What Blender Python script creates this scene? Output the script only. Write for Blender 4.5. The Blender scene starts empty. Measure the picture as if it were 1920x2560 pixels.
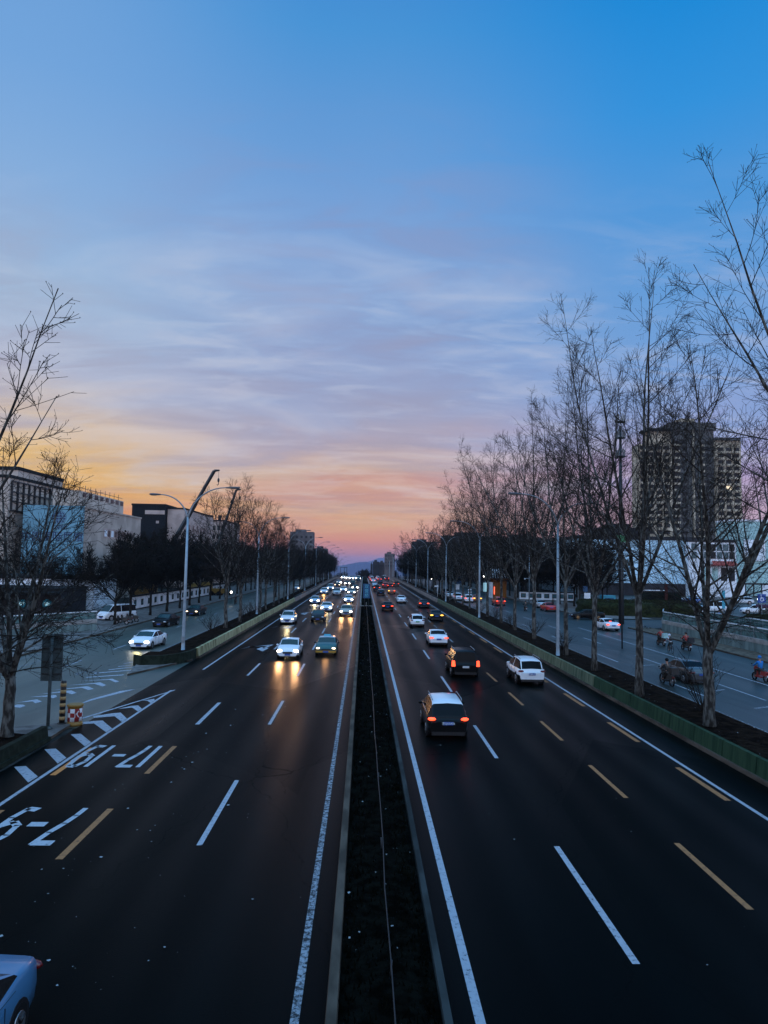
import bpy, math, random
from mathutils import Vector, Matrix
R = math.radians
S = bpy.context.scene
COL = S.collection

# ------------------------------------------------------------------ camera, sky, sun, exposure
cam_d = bpy.data.cameras.new("camera"); cam = bpy.data.objects.new("camera", cam_d); COL.objects.link(cam)
S.camera = cam
cam_d.sensor_fit = 'VERTICAL'; cam_d.sensor_height = 24.0; cam_d.sensor_width = 18.0
cam_d.lens = 1790.0 / 2560.0 * 24.0
cam_d.clip_start = 0.1; cam_d.clip_end = 40000
yaw, pitch, roll = R(1.558), R(4.022), R(1.0)
F = Vector((math.sin(yaw) * math.cos(pitch), math.cos(yaw) * math.cos(pitch), math.sin(pitch)))
R0 = Vector((math.cos(yaw), -math.sin(yaw), 0)); U0 = R0.cross(F)
c_, s_ = math.cos(roll), math.sin(roll)
# image content turns clockwise by `roll`: the camera itself turns counter-clockwise
RX = R0 * c_ + U0 * s_
UX = U0 * c_ - R0 * s_
cam.matrix_world = Matrix(((RX.x, UX.x, -F.x, 0), (RX.y, UX.y, -F.y, 0), (RX.z, UX.z, -F.z, 8.0), (0, 0, 0, 1)))

S.view_settings.view_transform = 'Standard'
S.view_settings.look = 'None'
S.view_settings.exposure = 0.0
S.view_settings.gamma = 1.0
S.render.engine = 'CYCLES'
try:
    S.cycles.use_denoising = True
    S.cycles.max_bounces = 6
    S.cycles.diffuse_bounces = 2
    S.cycles.glossy_bounces = 3
    S.cycles.transmission_bounces = 4
    S.cycles.sample_clamp_indirect = 3.0
    S.cycles.use_light_tree = True
except Exception:
    pass

def lin(c):
    return tuple(((v / 255.0) / 12.92 if v / 255.0 <= 0.04045 else ((v / 255.0 + 0.055) / 1.055) ** 2.4) for v in c)

W = bpy.data.worlds.new("World"); S.world = W; W.use_nodes = True
nt = W.node_tree; nt.nodes.clear()
def N(t, **k):
    n = nt.nodes.new(t)
    for a, b in k.items(): setattr(n, a, b)
    return n
def L(a, b): nt.links.new(a, b)
def M_(op, a, b=None, c=None, clamp=False):
    n = N('ShaderNodeMath', operation=op); n.use_clamp = clamp
    for i, v in enumerate((a, b, c)):
        if v is None: continue
        if isinstance(v, (int, float)): n.inputs[i].default_value = v
        else: L(v, n.inputs[i])
    return n.outputs[0]
def sstep(v, a, b):
    n = N('ShaderNodeMapRange', interpolation_type='SMOOTHSTEP')
    L(v, n.inputs[0]); n.inputs[1].default_value = a; n.inputs[2].default_value = b
    return n.outputs[0]
tc = N('ShaderNodeTexCoord'); sep = N('ShaderNodeSeparateXYZ'); L(tc.outputs['Generated'], sep.inputs[0])
X_, Y_, Z_ = sep.outputs
elev = M_('MULTIPLY', M_('ARCSINE', Z_), 57.2958)
az = M_('MULTIPLY', M_('ARCTAN2', X_, Y_), 57.2958)
inv = M_('DIVIDE', 1.0, M_('ADD', M_('MAXIMUM', Z_, 0.0), 0.14))
cv = N('ShaderNodeCombineXYZ')
L(M_('MULTIPLY', X_, inv), cv.inputs[0]); L(M_('MULTIPLY', Y_, inv), cv.inputs[1])
def noise(scale, detail, rough, sx=1.0, sy=1.0, off=0.0, dist=0.0):
    mp = N('ShaderNodeMapping'); L(cv.outputs[0], mp.inputs[0]); mp.inputs['Scale'].default_value = (sx, sy, 1)
    mp.inputs['Location'].default_value = (off, off * .7, off); mp.inputs['Rotation'].default_value = (0, 0, R(-14))
    n = N('ShaderNodeTexNoise'); L(mp.outputs[0], n.inputs['Vector'])
    n.inputs['Scale'].default_value = scale; n.inputs['Detail'].default_value = detail
    n.inputs['Roughness'].default_value = rough; n.inputs['Distortion'].default_value = dist
    return n.outputs['Fac']
n1 = noise(0.9, 6, 0.55, 1.0, 1.3, 3.1, 0.8)
n2 = noise(1.25, 7, 0.55, 0.8, 1.6, 11.7, 0.7)
n3 = noise(0.35, 3, 0.5, 1, 1, 5.0)
n4 = noise(4.2, 6, 0.6, 0.7, 1.8, 21.0, 0.5)
band = M_('MULTIPLY', sstep(elev, 0.5, 6.0), M_('SUBTRACT', 1.0, sstep(elev, 17.0, 30.0)))
sh = M_('MULTIPLY', M_('SUBTRACT', n1, 0.5), M_('MULTIPLY', band, 10.0))
sh2 = M_('MULTIPLY', M_('SUBTRACT', n3, 0.5), 5.0)
el2 = M_('ADD', M_('ADD', elev, sh), M_('MULTIPLY', sh2, sstep(elev, 4, 15)))
fac = M_('DIVIDE', el2, 45.0, clamp=True)
def ramp(stops):
    r = N('ShaderNodeValToRGB'); L(fac, r.inputs[0]); cr = r.color_ramp
    while len(cr.elements) > 1: cr.elements.remove(cr.elements[-1])
    for i, (e, c) in enumerate(stops):
        el = cr.elements[0] if i == 0 else cr.elements.new(e / 45.0)
        el.position = max(0.0, e / 45.0); el.color = (*lin(c), 1)
    return r.outputs[0]
rampL = ramp([(0, (205, 124, 80)), (2.5, (224, 150, 78)), (4.6, (226, 172, 78)), (6.3, (226, 184, 112)), (7.8, (212, 186, 156)), (10, (200, 192, 192)), (13, (178, 188, 212)),
              (18, (160, 187, 218)), (24, (136, 175, 220)), (32, (114, 164, 219)), (40, (104, 157, 215)), (45, (60, 130, 200))])
rampC = ramp([(0, (150, 122, 160)), (0.7, (182, 130, 146)), (1.8, (210, 144, 128)), (3.6, (214, 168, 136)), (5.4, (200, 150, 138)), (7.4, (204, 174, 160)), (10, (178, 166, 182)), (12.5, (162, 168, 198)),
              (16, (146, 168, 209)), (20, (134, 167, 214)), (26, (116, 160, 215)), (37, (72, 147, 213)), (45, (50, 125, 205))])
rampR = ramp([(0, (192, 158, 172)), (4, (186, 162, 188)), (7, (168, 156, 200)), (10.5, (140, 162, 211)), (18, (108, 158, 216)), (25, (78, 150, 217)), (31, (50, 145, 219)), (40, (4, 132, 212)), (45, (0, 110, 190))])
rampB = ramp([(0, (185, 172, 190)), (10, (190, 190, 208)), (25, (170, 190, 218)), (45, (120, 172, 220))])
def mix(a, b, f, blend='MIX'):
    m = N('ShaderNodeMix', data_type='RGBA', blend_type=blend)
    if isinstance(f, (int, float)): m.inputs[0].default_value = f
    else: L(f, m.inputs[0])
    for i, v in ((6, a), (7, b)):
        if isinstance(v, tuple): m.inputs[i].default_value = (*v, 1)
        else: L(v, m.inputs[i])
    return m.outputs[2]
c = mix(rampL, rampC, sstep(az, -27.0, -3.0))
c = mix(c, rampR, sstep(az, -1.0, 25.0))
absaz = M_('ABSOLUTE', az)
c = mix(c, rampB, sstep(absaz, 35.0, 115.0))
zen = sstep(elev, 40.0, 65.0)
c = mix(c, lin((112, 168, 218)), zen)
cl = M_('MULTIPLY', M_('MULTIPLY', sstep(n2, 0.42, 0.68), M_('ADD', 0.45, M_('MULTIPLY', sstep(n4, 0.35, 0.62), 0.9))), M_('MULTIPLY', band, M_('SUBTRACT', 1.0, sstep(az, 2.0, 22.0))))
c = mix(c, (0.36, 0.34, 0.45), M_('MULTIPLY', cl, 0.42))
b2 = M_('MULTIPLY', M_('MULTIPLY', sstep(elev, 9.0, 17.0), M_('SUBTRACT', 1.0, sstep(elev, 24.0, 36.0))), M_('SUBTRACT', 1.0, sstep(M_('ABSOLUTE', M_('ADD', az, 1.0)), 5.0, 22.0)))
c = mix(c, (0.27, 0.30, 0.50), M_('MULTIPLY', M_('MULTIPLY', b2, sstep(n4, 0.38, 0.66)), 0.40))
c = mix(c, (0.62, 0.62, 0.70), M_('MULTIPLY', M_('MULTIPLY', band, sstep(n4, 0.52, 0.30)), 0.22))
c = mix(c, (0.80, 0.74, 0.74), M_('MULTIPLY', M_('MULTIPLY', sstep(n2, 0.52, 0.30), band), 0.22))
gain = M_('ADD', 1.0, M_('ADD', M_('MULTIPLY', sstep(absaz, 42.0, 110.0), 1.3), M_('MULTIPLY', sstep(elev, 42.0, 62.0), 0.9)))  # brightens the unseen sky behind and overhead to fill ground and facades
gm = N('ShaderNodeVectorMath', operation='SCALE'); L(c, gm.inputs[0]); L(gain, gm.inputs['Scale']); c = gm.outputs[0]
# a trace of the physical dusk sky under the clouds' colours
sky = N('ShaderNodeTexSky', sky_type='NISHITA'); sky.sun_disc = False
sky.sun_elevation = R(1.5); sky.sun_rotation = R(-38)
bg1 = N('ShaderNodeBackground'); L(c, bg1.inputs[0]); bg1.inputs[1].default_value = 1.0
bg2 = N('ShaderNodeBackground'); L(sky.outputs[0], bg2.inputs[0]); bg2.inputs[1].default_value = 0.002
add = N('ShaderNodeAddShader'); L(bg1.outputs[0], add.inputs[0]); L(bg2.outputs[0], add.inputs[1])
out = N('ShaderNodeOutputWorld'); L(add.outputs[0], out.inputs[0])

sun_d = bpy.data.lights.new("sun", 'SUN'); sun = bpy.data.objects.new("sun", sun_d); COL.objects.link(sun)
sun_d.energy = 0.07; sun_d.angle = R(12); sun_d.color = (1.0, 0.62, 0.36)
sd = Vector((math.sin(R(-38)) * math.cos(R(1.5)), math.cos(R(-38)) * math.cos(R(1.5)), math.sin(R(3.0))))
sun.rotation_euler = sd.to_track_quat('Z', 'Y').to_euler()

# ------------------------------------------------------------------ materials
MATS = {}
def mat(name, col, rough=0.7, metal=0.0, var=0.0, vscale=3.0, emit=None, estr=0.0, coat=0.0, bump=0.0, bscale=20.0, spec=0.5, col2=None, stretch=(1, 1, 1), lo=0.4, hi=0.6, alpha=1.0, trans=0.0):
    if name in MATS: return MATS[name]
    if spec == .5 and rough >= .6: spec = .10
    m = bpy.data.materials.new(name); m.use_nodes = True
    t = m.node_tree; b = t.nodes['Principled BSDF']
    b.inputs['Base Color'].default_value = (*col, 1); b.inputs['Roughness'].default_value = rough
    b.inputs['Metallic'].default_value = metal; b.inputs['Specular IOR Level'].default_value = spec
    b.inputs['Coat Weight'].default_value = coat; b.inputs['Coat Roughness'].default_value = 0.08
    b.inputs['Transmission Weight'].default_value = trans
    if emit: b.inputs['Emission Color'].default_value = (*emit, 1); b.inputs['Emission Strength'].default_value = estr
    if var or col2 or bump:
        g = t.nodes.new('ShaderNodeTexCoord'); mp = t.nodes.new('ShaderNodeMapping'); mp.inputs['Scale'].default_value = stretch
        t.links.new(g.outputs['Object'], mp.inputs[0])
    if var or col2:
        n = t.nodes.new('ShaderNodeTexNoise'); n.inputs['Scale'].default_value = vscale; n.inputs['Detail'].default_value = 5
        t.links.new(mp.outputs[0], n.inputs['Vector'])
        r = t.nodes.new('ShaderNodeValToRGB')
        a = tuple(v * (1 - var) for v in col); bb = col2 if col2 else tuple(min(1, v * (1 + var)) for v in col)
        r.color_ramp.elements[0].color = (*a, 1); r.color_ramp.elements[0].position = lo
        r.color_ramp.elements[1].color = (*bb, 1); r.color_ramp.elements[1].position = hi
        t.links.new(n.outputs['Fac'], r.inputs[0]); t.links.new(r.outputs[0], b.inputs['Base Color'])
    if bump:
        n = t.nodes.new('ShaderNodeTexNoise'); n.inputs['Scale'].default_value = bscale; n.inputs['Detail'].default_value = 4
        t.links.new(mp.outputs[0], n.inputs['Vector'])
        bp = t.nodes.new('ShaderNodeBump'); bp.inputs['Strength'].default_value = bump; bp.inputs['Distance'].default_value = 0.05
        t.links.new(n.outputs['Fac'], bp.inputs['Height']); t.links.new(bp.outputs[0], b.inputs['Normal'])
    MATS[name] = m; return m

def asphalt(name, base, rlo, rhi, spec, period=None, x0=0.0):
    m = bpy.data.materials.new(name); m.use_nodes = True; t = m.node_tree; b = t.nodes['Principled BSDF']
    nn = t.nodes.new; lk = t.links.new
    g = nn('ShaderNodeTexCoord'); sp = nn('ShaderNodeSeparateXYZ'); lk(g.outputs['Object'], sp.inputs[0])
    fine = nn('ShaderNodeTexNoise'); fine.inputs['Scale'].default_value = 22; fine.inputs['Detail'].default_value = 6; fine.inputs['Roughness'].default_value = .8
    lk(g.outputs['Object'], fine.inputs['Vector'])
    mp = nn('ShaderNodeMapping'); mp.inputs['Scale'].default_value = (.55, .05, 1); lk(g.outputs['Object'], mp.inputs[0])
    big = nn('ShaderNodeTexNoise'); big.inputs['Scale'].default_value = 1.0; big.inputs['Detail'].default_value = 5; lk(mp.outputs[0], big.inputs['Vector'])
    r = nn('ShaderNodeValToRGB'); r.color_ramp.elements[0].position = .3; r.color_ramp.elements[1].position = .75
    r.color_ramp.elements[0].color = (*[v * .55 for v in base], 1); r.color_ramp.elements[1].color = (*[v * 1.5 for v in base], 1)
    lk(fine.outputs['Fac'], r.inputs[0])
    r2 = nn('ShaderNodeValToRGB'); r2.color_ramp.elements[0].position = .3; r2.color_ramp.elements[1].position = .7
    r2.color_ramp.elements[0].color = (.72, .72, .72, 1); r2.color_ramp.elements[1].color = (1.25, 1.25, 1.25, 1)
    lk(big.outputs['Fac'], r2.inputs[0])
    mx = nn('ShaderNodeMix'); mx.data_type = 'RGBA'; mx.blend_type = 'MULTIPLY'; mx.inputs[0].default_value = 1
    lk(r.outputs[0], mx.inputs[6]); lk(r2.outputs[0], mx.inputs[7]); lk(mx.outputs[2], b.inputs['Base Color'])
    rr = nn('ShaderNodeMapRange'); rr.inputs[3].default_value = rhi; rr.inputs[4].default_value = rlo
    if period:   # tyre-polished strips along each lane
        a = nn('ShaderNodeMath'); a.operation = 'SUBTRACT'; lk(sp.outputs[0], a.inputs[0]); a.inputs[1].default_value = x0
        a2 = nn('ShaderNodeMath'); a2.operation = 'MULTIPLY'; lk(a.outputs[0], a2.inputs[0]); a2.inputs[1].default_value = 2 * math.pi / period
        a3 = nn('ShaderNodeMath'); a3.operation = 'SINE'; lk(a2.outputs[0], a3.inputs[0])
        a4 = nn('ShaderNodeMath'); a4.operation = 'MULTIPLY_ADD'; lk(a3.outputs[0], a4.inputs[0]); a4.inputs[1].default_value = .24
        lk(big.outputs['Fac'], a4.inputs[2]); lk(a4.outputs[0], rr.inputs[0])
    else:
        lk(big.outputs['Fac'], rr.inputs[0])
    wp = nn('ShaderNodeMapping'); wp.inputs['Scale'].default_value = (.16, .055, 1); lk(g.outputs['Object'], wp.inputs[0])
    vo = nn('ShaderNodeTexVoronoi'); vo.feature = 'DISTANCE_TO_EDGE'; vo.inputs['Scale'].default_value = 1.0; vo.inputs['Randomness'].default_value = 1.0
    dn = nn('ShaderNodeTexNoise'); dn.inputs['Scale'].default_value = .8; dn.inputs['Detail'].default_value = 4; lk(g.outputs['Object'], dn.inputs['Vector'])
    av = nn('ShaderNodeVectorMath'); av.operation = 'MULTIPLY_ADD'; lk(dn.outputs['Color'], av.inputs[0]); av.inputs[1].default_value = (.22, .08, 0); lk(wp.outputs[0], av.inputs[2]); lk(av.outputs[0], vo.inputs['Vector'])
    ck = nn('ShaderNodeMapRange'); lk(vo.outputs['Distance'], ck.inputs[0]); ck.inputs[1].default_value = .0; ck.inputs[2].default_value = .0022; ck.inputs[3].default_value = .16; ck.inputs[4].default_value = 0.0
    vc = nn('ShaderNodeTexVoronoi'); vc.feature = 'F1'; vc.inputs['Scale'].default_value = 1.0; lk(wp.outputs[0], vc.inputs['Vector'])
    sp2 = nn('ShaderNodeSeparateColor'); lk(vc.outputs['Color'], sp2.inputs[0])
    pt = nn('ShaderNodeMapRange'); lk(sp2.outputs[0], pt.inputs[0]); pt.inputs[3].default_value = -.035; pt.inputs[4].default_value = .045
    a5 = nn('ShaderNodeMath'); a5.operation = 'ADD'; lk(rr.outputs[0], a5.inputs[0]); lk(ck.outputs[0], a5.inputs[1])
    a6 = nn('ShaderNodeMath'); a6.operation = 'ADD'; lk(a5.outputs[0], a6.inputs[0]); lk(pt.outputs[0], a6.inputs[1]); lk(a6.outputs[0], b.inputs['Roughness'])
    b.inputs['Specular IOR Level'].default_value = spec
    bp = nn('ShaderNodeBump'); bp.inputs['Strength'].default_value = .4; bp.inputs['Distance'].default_value = .01
    lk(fine.outputs['Fac'], bp.inputs['Height']); lk(bp.outputs[0], b.inputs['Normal'])
    MATS[name] = m; return m

def paint_mark(name, col, wear, scale=7.0):
    """road paint worn through to the asphalt"""
    m = bpy.data.materials.new(name); m.use_nodes = True; t = m.node_tree; b = t.nodes['Principled BSDF']
    g = t.nodes.new('ShaderNodeTexCoord'); n = t.nodes.new('ShaderNodeTexNoise'); n.inputs['Scale'].default_value = scale; n.inputs['Detail'].default_value = 6; n.inputs['Roughness'].default_value = .75
    t.links.new(g.outputs['Object'], n.inputs['Vector'])
    r = t.nodes.new('ShaderNodeValToRGB'); e = r.color_ramp.elements
    e[0].position = max(0, wear - .06); e[0].color = (.02, .022, .025, 1); e[1].position = wear + .05; e[1].color = (*[v * .85 for v in col], 1)
    x = r.color_ramp.elements.new(min(1, wear + .3)); x.color = (*col, 1)
    t.links.new(n.outputs['Fac'], r.inputs[0]); t.links.new(r.outputs[0], b.inputs['Base Color']); b.inputs['Roughness'].default_value = .62; b.inputs['Specular IOR Level'].default_value = .2
    MATS[name] = m; return m

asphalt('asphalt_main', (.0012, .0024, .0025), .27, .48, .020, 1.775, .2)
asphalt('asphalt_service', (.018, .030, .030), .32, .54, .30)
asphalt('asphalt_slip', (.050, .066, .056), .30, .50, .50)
paint_mark('mark_white', (.36, .38, .43), .40); paint_mark('mark_worn', (.32, .34, .38), .50)
paint_mark('mark_yellow', (.36, .155, .06), .40); paint_mark('mark_orange', (.62, .22, .06), .36); paint_mark('mark_letter', (.40, .43, .48), .37)
mat('ground_earth', (.03, .03, .028), .95, var=.4, vscale=.5)
mat('paving', (.13, .12, .115), .85, var=.3, vscale=1.5, bump=.2, bscale=6)
mat('paving_brown', (.11, .085, .065), .9, var=.35, vscale=2)
mat('soil', (.010, .006, .004), 1.0, spec=.02, var=.6, vscale=2.5, bump=.9, bscale=9)
mat('median_soil', (.0030, .0032, .0025), 1.0, spec=.01, var=.6, vscale=3, bump=.9, bscale=14)
mat('kerb', (.070, .054, .042), .85, var=.35, vscale=2.5, stretch=(1, .3, 1))
mat('kerb_dark', (.030, .034, .034), .85, var=.35, vscale=2.5, stretch=(1, .3, 1))
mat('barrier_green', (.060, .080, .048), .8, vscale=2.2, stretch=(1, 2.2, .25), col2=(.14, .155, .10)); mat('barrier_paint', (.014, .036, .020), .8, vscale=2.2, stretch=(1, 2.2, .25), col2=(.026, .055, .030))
mat('barrier_stained_headlit', (.13, .115, .055), .8, stretch=(1, 2.6, .25), vscale=1.6, col2=(.42, .40, .24), lo=.38, hi=.62)  # yellow headlight glow mixed into the stained concrete colour
mat('barrier_dark', (.014, .020, .014), .85, var=.3)
mat('concrete', (.26, .25, .24), .85, var=.2, vscale=1.2)
mat('concrete_pink', (.24, .19, .17), .85, var=.2, vscale=.8)
mat('parapet_rail', (.02, .025, .03), .5, metal=.4)
mat('steel_grey', (.20, .23, .26), .45, metal=.35, var=.1)
mat('steel_pale', (.22, .28, .33), .45, metal=.3, var=.1)
mat('steel_dark', (.025, .028, .032), .5, metal=.3)
mat('lamp_shell', (.06, .07, .085), .5)
mat('lamp_glass', (.16, .17, .18), .25)
mat('bark', (.028, .026, .024), .95, col2=(.12, .12, .112), vscale=6.0, stretch=(1, 1, .35), lo=.45, hi=.62, bump=.4, bscale=12)
mat('bark_dark', (.012, .011, .010), .95, col2=(.028, .026, .024), vscale=3.0, bump=.4, bscale=12)
mat('twig', (.022, .018, .016), .9)
mat('twig_far', (.012, .011, .010), .9)
mat('leaf_dark', (.006, .009, .007), .9, var=.5, vscale=.6)
mat('hedge_green', (.016, .020, .008), .95, var=.5, vscale=3)
mat('glass_dark', (.004, .005, .006), .22, spec=.10)
mat('glass_green', (.008, .03, .032), .10, spec=.35)
mat('glass_blue', (.03, .10, .13), .12, spec=.8)
mat('rubber', (.012, .012, .013), .8)
mat('rim', (.35, .36, .38), .3, metal=.8)
mat('rim_gold', (.55, .32, .14), .3, metal=.8)
mat('trim_black', (.012, .012, .014), .45)
mat('chrome', (.5, .52, .55), .15, metal=1)
mat('plate_blue', (.015, .07, .30), .5); mat('plate_green', (.06, .28, .12), .5); mat('plate_white', (.5, .52, .55), .5); mat('plate_yellow', (.6, .4, .03), .5)
mat('ink_white', (.75, .78, .8), .5); mat('ink_dark', (.02, .03, .06), .5)
mat('head_on', (.9, .9, .9), .3, emit=(1, .93, .86), estr=16); mat('head_far', (.9, .9, .9), .3, emit=(.95, .97, 1), estr=7)
mat('head_amber', (.9, .8, .6), .3, emit=(1, .72, .42), estr=5); mat('head_off', (.45, .48, .52), .12, spec=.8)
mat('tail_on', (.4, .01, .005), .3, emit=(1, .07, .025), estr=3.2); mat('tail_bright', (.5, .02, .01), .3, emit=(1, .07, .022), estr=3.6)
mat('tail_amber', (.5, .2, .02), .3, emit=(1, .50, .06), estr=4); mat('tail_off', (.13, .006, .008), .25, spec=.8)
mat('lit_white', (.8, .8, .8), .4, emit=(1, .95, .85), estr=9); mat('lit_pane', (.3, .4, .45), .4, emit=(.35, .72, .85), estr=.5)
mat('lit_red', (.4, .02, .02), .4, emit=(1, .12, .06), estr=2.5); mat('lit_window', (.4, .3, .2), .4, emit=(1, .85, .6), estr=1.2)
mat('sign_blue', (.004, .06, .15), .5); mat('sign_cyan', (.03, .30, .42), .5); mat('sign_back', (.06, .08, .085), .6, var=.2)
mat('yellow_paint', (.24, .13, .02), .5); mat('red_paint', (.24, .014, .014), .5); mat('white_paint', (.6, .63, .66), .55); mat('black_paint', (.012, .012, .012), .5)
mat('tan_paint', (.36, .25, .12), .6)
mat('wall_blue', (.15, .30, .38), .7, var=.12, vscale=.4); mat('wall_beige', (.44, .37, .32), .85, var=.15, vscale=.35)
mat('wall_black', (.012, .014, .017), .7, var=.2); mat('wall_greypink', (.42, .33, .30), .85, var=.15, vscale=.4)
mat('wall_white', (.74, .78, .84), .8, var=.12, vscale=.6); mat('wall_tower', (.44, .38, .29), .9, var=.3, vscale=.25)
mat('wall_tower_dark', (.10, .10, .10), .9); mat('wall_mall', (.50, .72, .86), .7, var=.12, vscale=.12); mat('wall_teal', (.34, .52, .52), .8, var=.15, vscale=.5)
mat('wall_far', (.10, .09, .095), .9, var=.2, vscale=.2); mat('wall_far_dark', (.035, .035, .04), .9, var=.2, vscale=.2)
mat('wall_far_pink', (.11, .09, .09), .9, var=.2, vscale=.1)
mat('window_dark', (.012, .016, .02), .3, spec=.25); mat('window_teal', (.02, .09, .11), .2, spec=.7)
mat('roof_dark', (.018, .020, .022), .85); mat('roof_red', (.30, .07, .06), .8); mat('wood_orange', (.22, .085, .02), .7, var=.3, stretch=(6, 1, .3))
mat('logo_blue', (.008, .035, .11), .5); mat('skin', (.36, .20, .14), .6); mat('hair', (.01, .008, .008), .7)
mat('mountain_haze_blue', (.05, .065, .12), 1.0, var=.12, vscale=.002); mat('mountain_haze_pale', (.10, .10, .17), 1.0)  # bluish fading of distant air mixed into both ridge colours
mat('litter_pale', (.26, .28, .30), .9)

# ------------------------------------------------------------------ helpers
class MB:
    def __init__(s): s.v = []; s.f = []; s.m = []; s.mats = []; s.sm = []
    def mi(s, name):
        if name not in s.mats: s.mats.append(name)
        return s.mats.index(name)
    def face(s, pts, m, smooth=False):
        b = len(s.v); s.v += [tuple(p) for p in pts]; s.f.append(tuple(range(b, b + len(pts)))); s.m.append(s.mi(m)); s.sm.append(smooth)
    def box(s, x0, x1, y0, y1, z0, z1, m, taper=0.0):
        b = len(s.v); t = taper
        s.v += [(x0, y0, z0), (x1, y0, z0), (x1, y1, z0), (x0, y1, z0), (x0 + t, y0 + t, z1), (x1 - t, y0 + t, z1), (x1 - t, y1 - t, z1), (x0 + t, y1 - t, z1)]
        for q in ((3, 2, 1, 0), (4, 5, 6, 7), (0, 1, 5, 4), (1, 2, 6, 5), (2, 3, 7, 6), (3, 0, 4, 7)):
            s.f.append(tuple(b + i for i in q)); s.m.append(s.mi(m)); s.sm.append(False)
    def tube(s, pts, rad, n, m, cap=True, smooth=True):
        pts = [Vector(p) for p in pts]; k = s.mi(m); base = len(s.v); prev = None
        for i, p in enumerate(pts):
            d = (pts[min(i + 1, len(pts) - 1)] - pts[max(i - 1, 0)])
            if d.length < 1e-9: d = Vector((0, 0, 1))
            d.normalize()
            u = d.cross(Vector((0, 0, 1)) if abs(d.z) < .9 else Vector((1, 0, 0))) if prev is None else (prev - d * prev.dot(d))
            if u.length < 1e-6: u = d.cross(Vector((1, .3, 0)))
            u.normalize(); prev = u; w = d.cross(u); r = rad[i] if isinstance(rad, (list, tuple)) else rad
            for j in range(n):
                a = 2 * math.pi * j / n; q = p + (u * math.cos(a) + w * math.sin(a)) * r; s.v.append((q.x, q.y, q.z))
        for i in range(len(pts) - 1):
            for j in range(n):
                a = base + i * n + j; b = base + i * n + (j + 1) % n
                s.f.append((a, b, b + n, a + n)); s.m.append(k); s.sm.append(smooth)
        if cap and n > 3:
            s.f.append(tuple(base + j for j in reversed(range(n)))); s.m.append(k); s.sm.append(False)
            e = base + (len(pts) - 1) * n
            s.f.append(tuple(e + j for j in range(n))); s.m.append(k); s.sm.append(False)
    def lathe(s, prof, n, m, cx=0, cy=0, ms=None):
        base = len(s.v)
        for r, z in prof:
            for j in range(n):
                a = 2 * math.pi * j / n; s.v.append((cx + r * math.cos(a), cy + r * math.sin(a), z))
        for i in range(len(prof) - 1):
            for j in range(n):
                a = base + i * n + j; b = base + i * n + (j + 1) % n
                s.f.append((a, b, b + n, a + n)); s.m.append(s.mi(ms(i, j) if ms else m)); s.sm.append(True)
        s.f.append(tuple(base + j for j in reversed(range(n)))); s.m.append(s.mi(m)); s.sm.append(False)
        e = base + (len(prof) - 1) * n; s.f.append(tuple(e + j for j in range(n))); s.m.append(s.mi(m)); s.sm.append(False)
    def ell(s, c, r, m, nu=10, nv=6):
        base = len(s.v); k = s.mi(m)
        for i in range(nv + 1):
            th = math.pi * i / nv
            for j in range(nu):
                a = 2 * math.pi * j / nu
                s.v.append((c[0] + r[0] * math.sin(th) * math.cos(a), c[1] + r[1] * math.sin(th) * math.sin(a), c[2] + r[2] * math.cos(th)))
        for i in range(nv):
            for j in range(nu):
                a = base + i * nu + j; b = base + i * nu + (j + 1) % nu
                s.f.append((a, a + nu, b + nu, b)); s.m.append(k); s.sm.append(True)
    def add(s, o):
        b = len(s.v); s.v += o.v
        for f, m, sm in zip(o.f, o.m, o.sm): s.f.append(tuple(b + i for i in f)); s.m.append(s.mi(o.mats[m])); s.sm.append(sm)
    def mesh(s, name):
        me = bpy.data.meshes.new(name); me.from_pydata(s.v, [], s.f)
        for x in s.mats: me.materials.append(MATS[x])
        me.polygons.foreach_set('material_index', s.m); me.polygons.foreach_set('use_smooth', s.sm); me.update(); return me
    def build(s, name, parent=None, loc=None):
        o = bpy.data.objects.new(name, s.mesh(name)); COL.objects.link(o)
        if parent: o.parent = parent
        if loc: o.location = loc
        return o

def tag(o, label=None, cat=None, group=None, kind=None):
    if label: o['label'] = label
    if cat: o['category'] = cat
    if group: o['group'] = group
    if kind: o['kind'] = kind
    return o
def thing(name, label, cat, loc=(0, 0, 0), rz=0.0, group=None):
    o = bpy.data.objects.new(name, None); COL.objects.link(o); o.location = loc; o.rotation_euler = (0, 0, rz)
    o.empty_display_size = .3
    return tag(o, label, cat, group)
def copy_tree(o, parent=None):
    c = o.copy(); COL.objects.link(c); c.parent = parent
    for ch in list(o.children): copy_tree(ch, c)
    return c
def struct(mb, name): return tag(mb.build(name), kind='structure')
def g(y):
    if y <= 300: return 0.0
    if y <= 460: return -(y - 300) ** 2 * .035 / 320
    if y <= 900: return -2.8 - .035 * (y - 460)
    return -18.2 - .017 * (y - 900)
YS = [-60, -20, 0, 20, 40, 60, 80, 100, 120, 140, 160, 180, 200, 220, 240, 260, 280, 300, 310, 320, 330, 340, 350, 360, 370, 380, 400, 420, 440, 460, 500, 560, 640, 740, 860, 900]
def strip(mb, x0, x1, z, m, y0=-60, y1=900):
    ys = sorted(set([y0, y1] + [y for y in YS if y0 < y < y1]))
    for a, b in zip(ys[:-1], ys[1:]):
        mb.face([(x0, a, g(a) + z), (x1, a, g(a) + z), (x1, b, g(b) + z), (x0, b, g(b) + z)], m)
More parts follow.
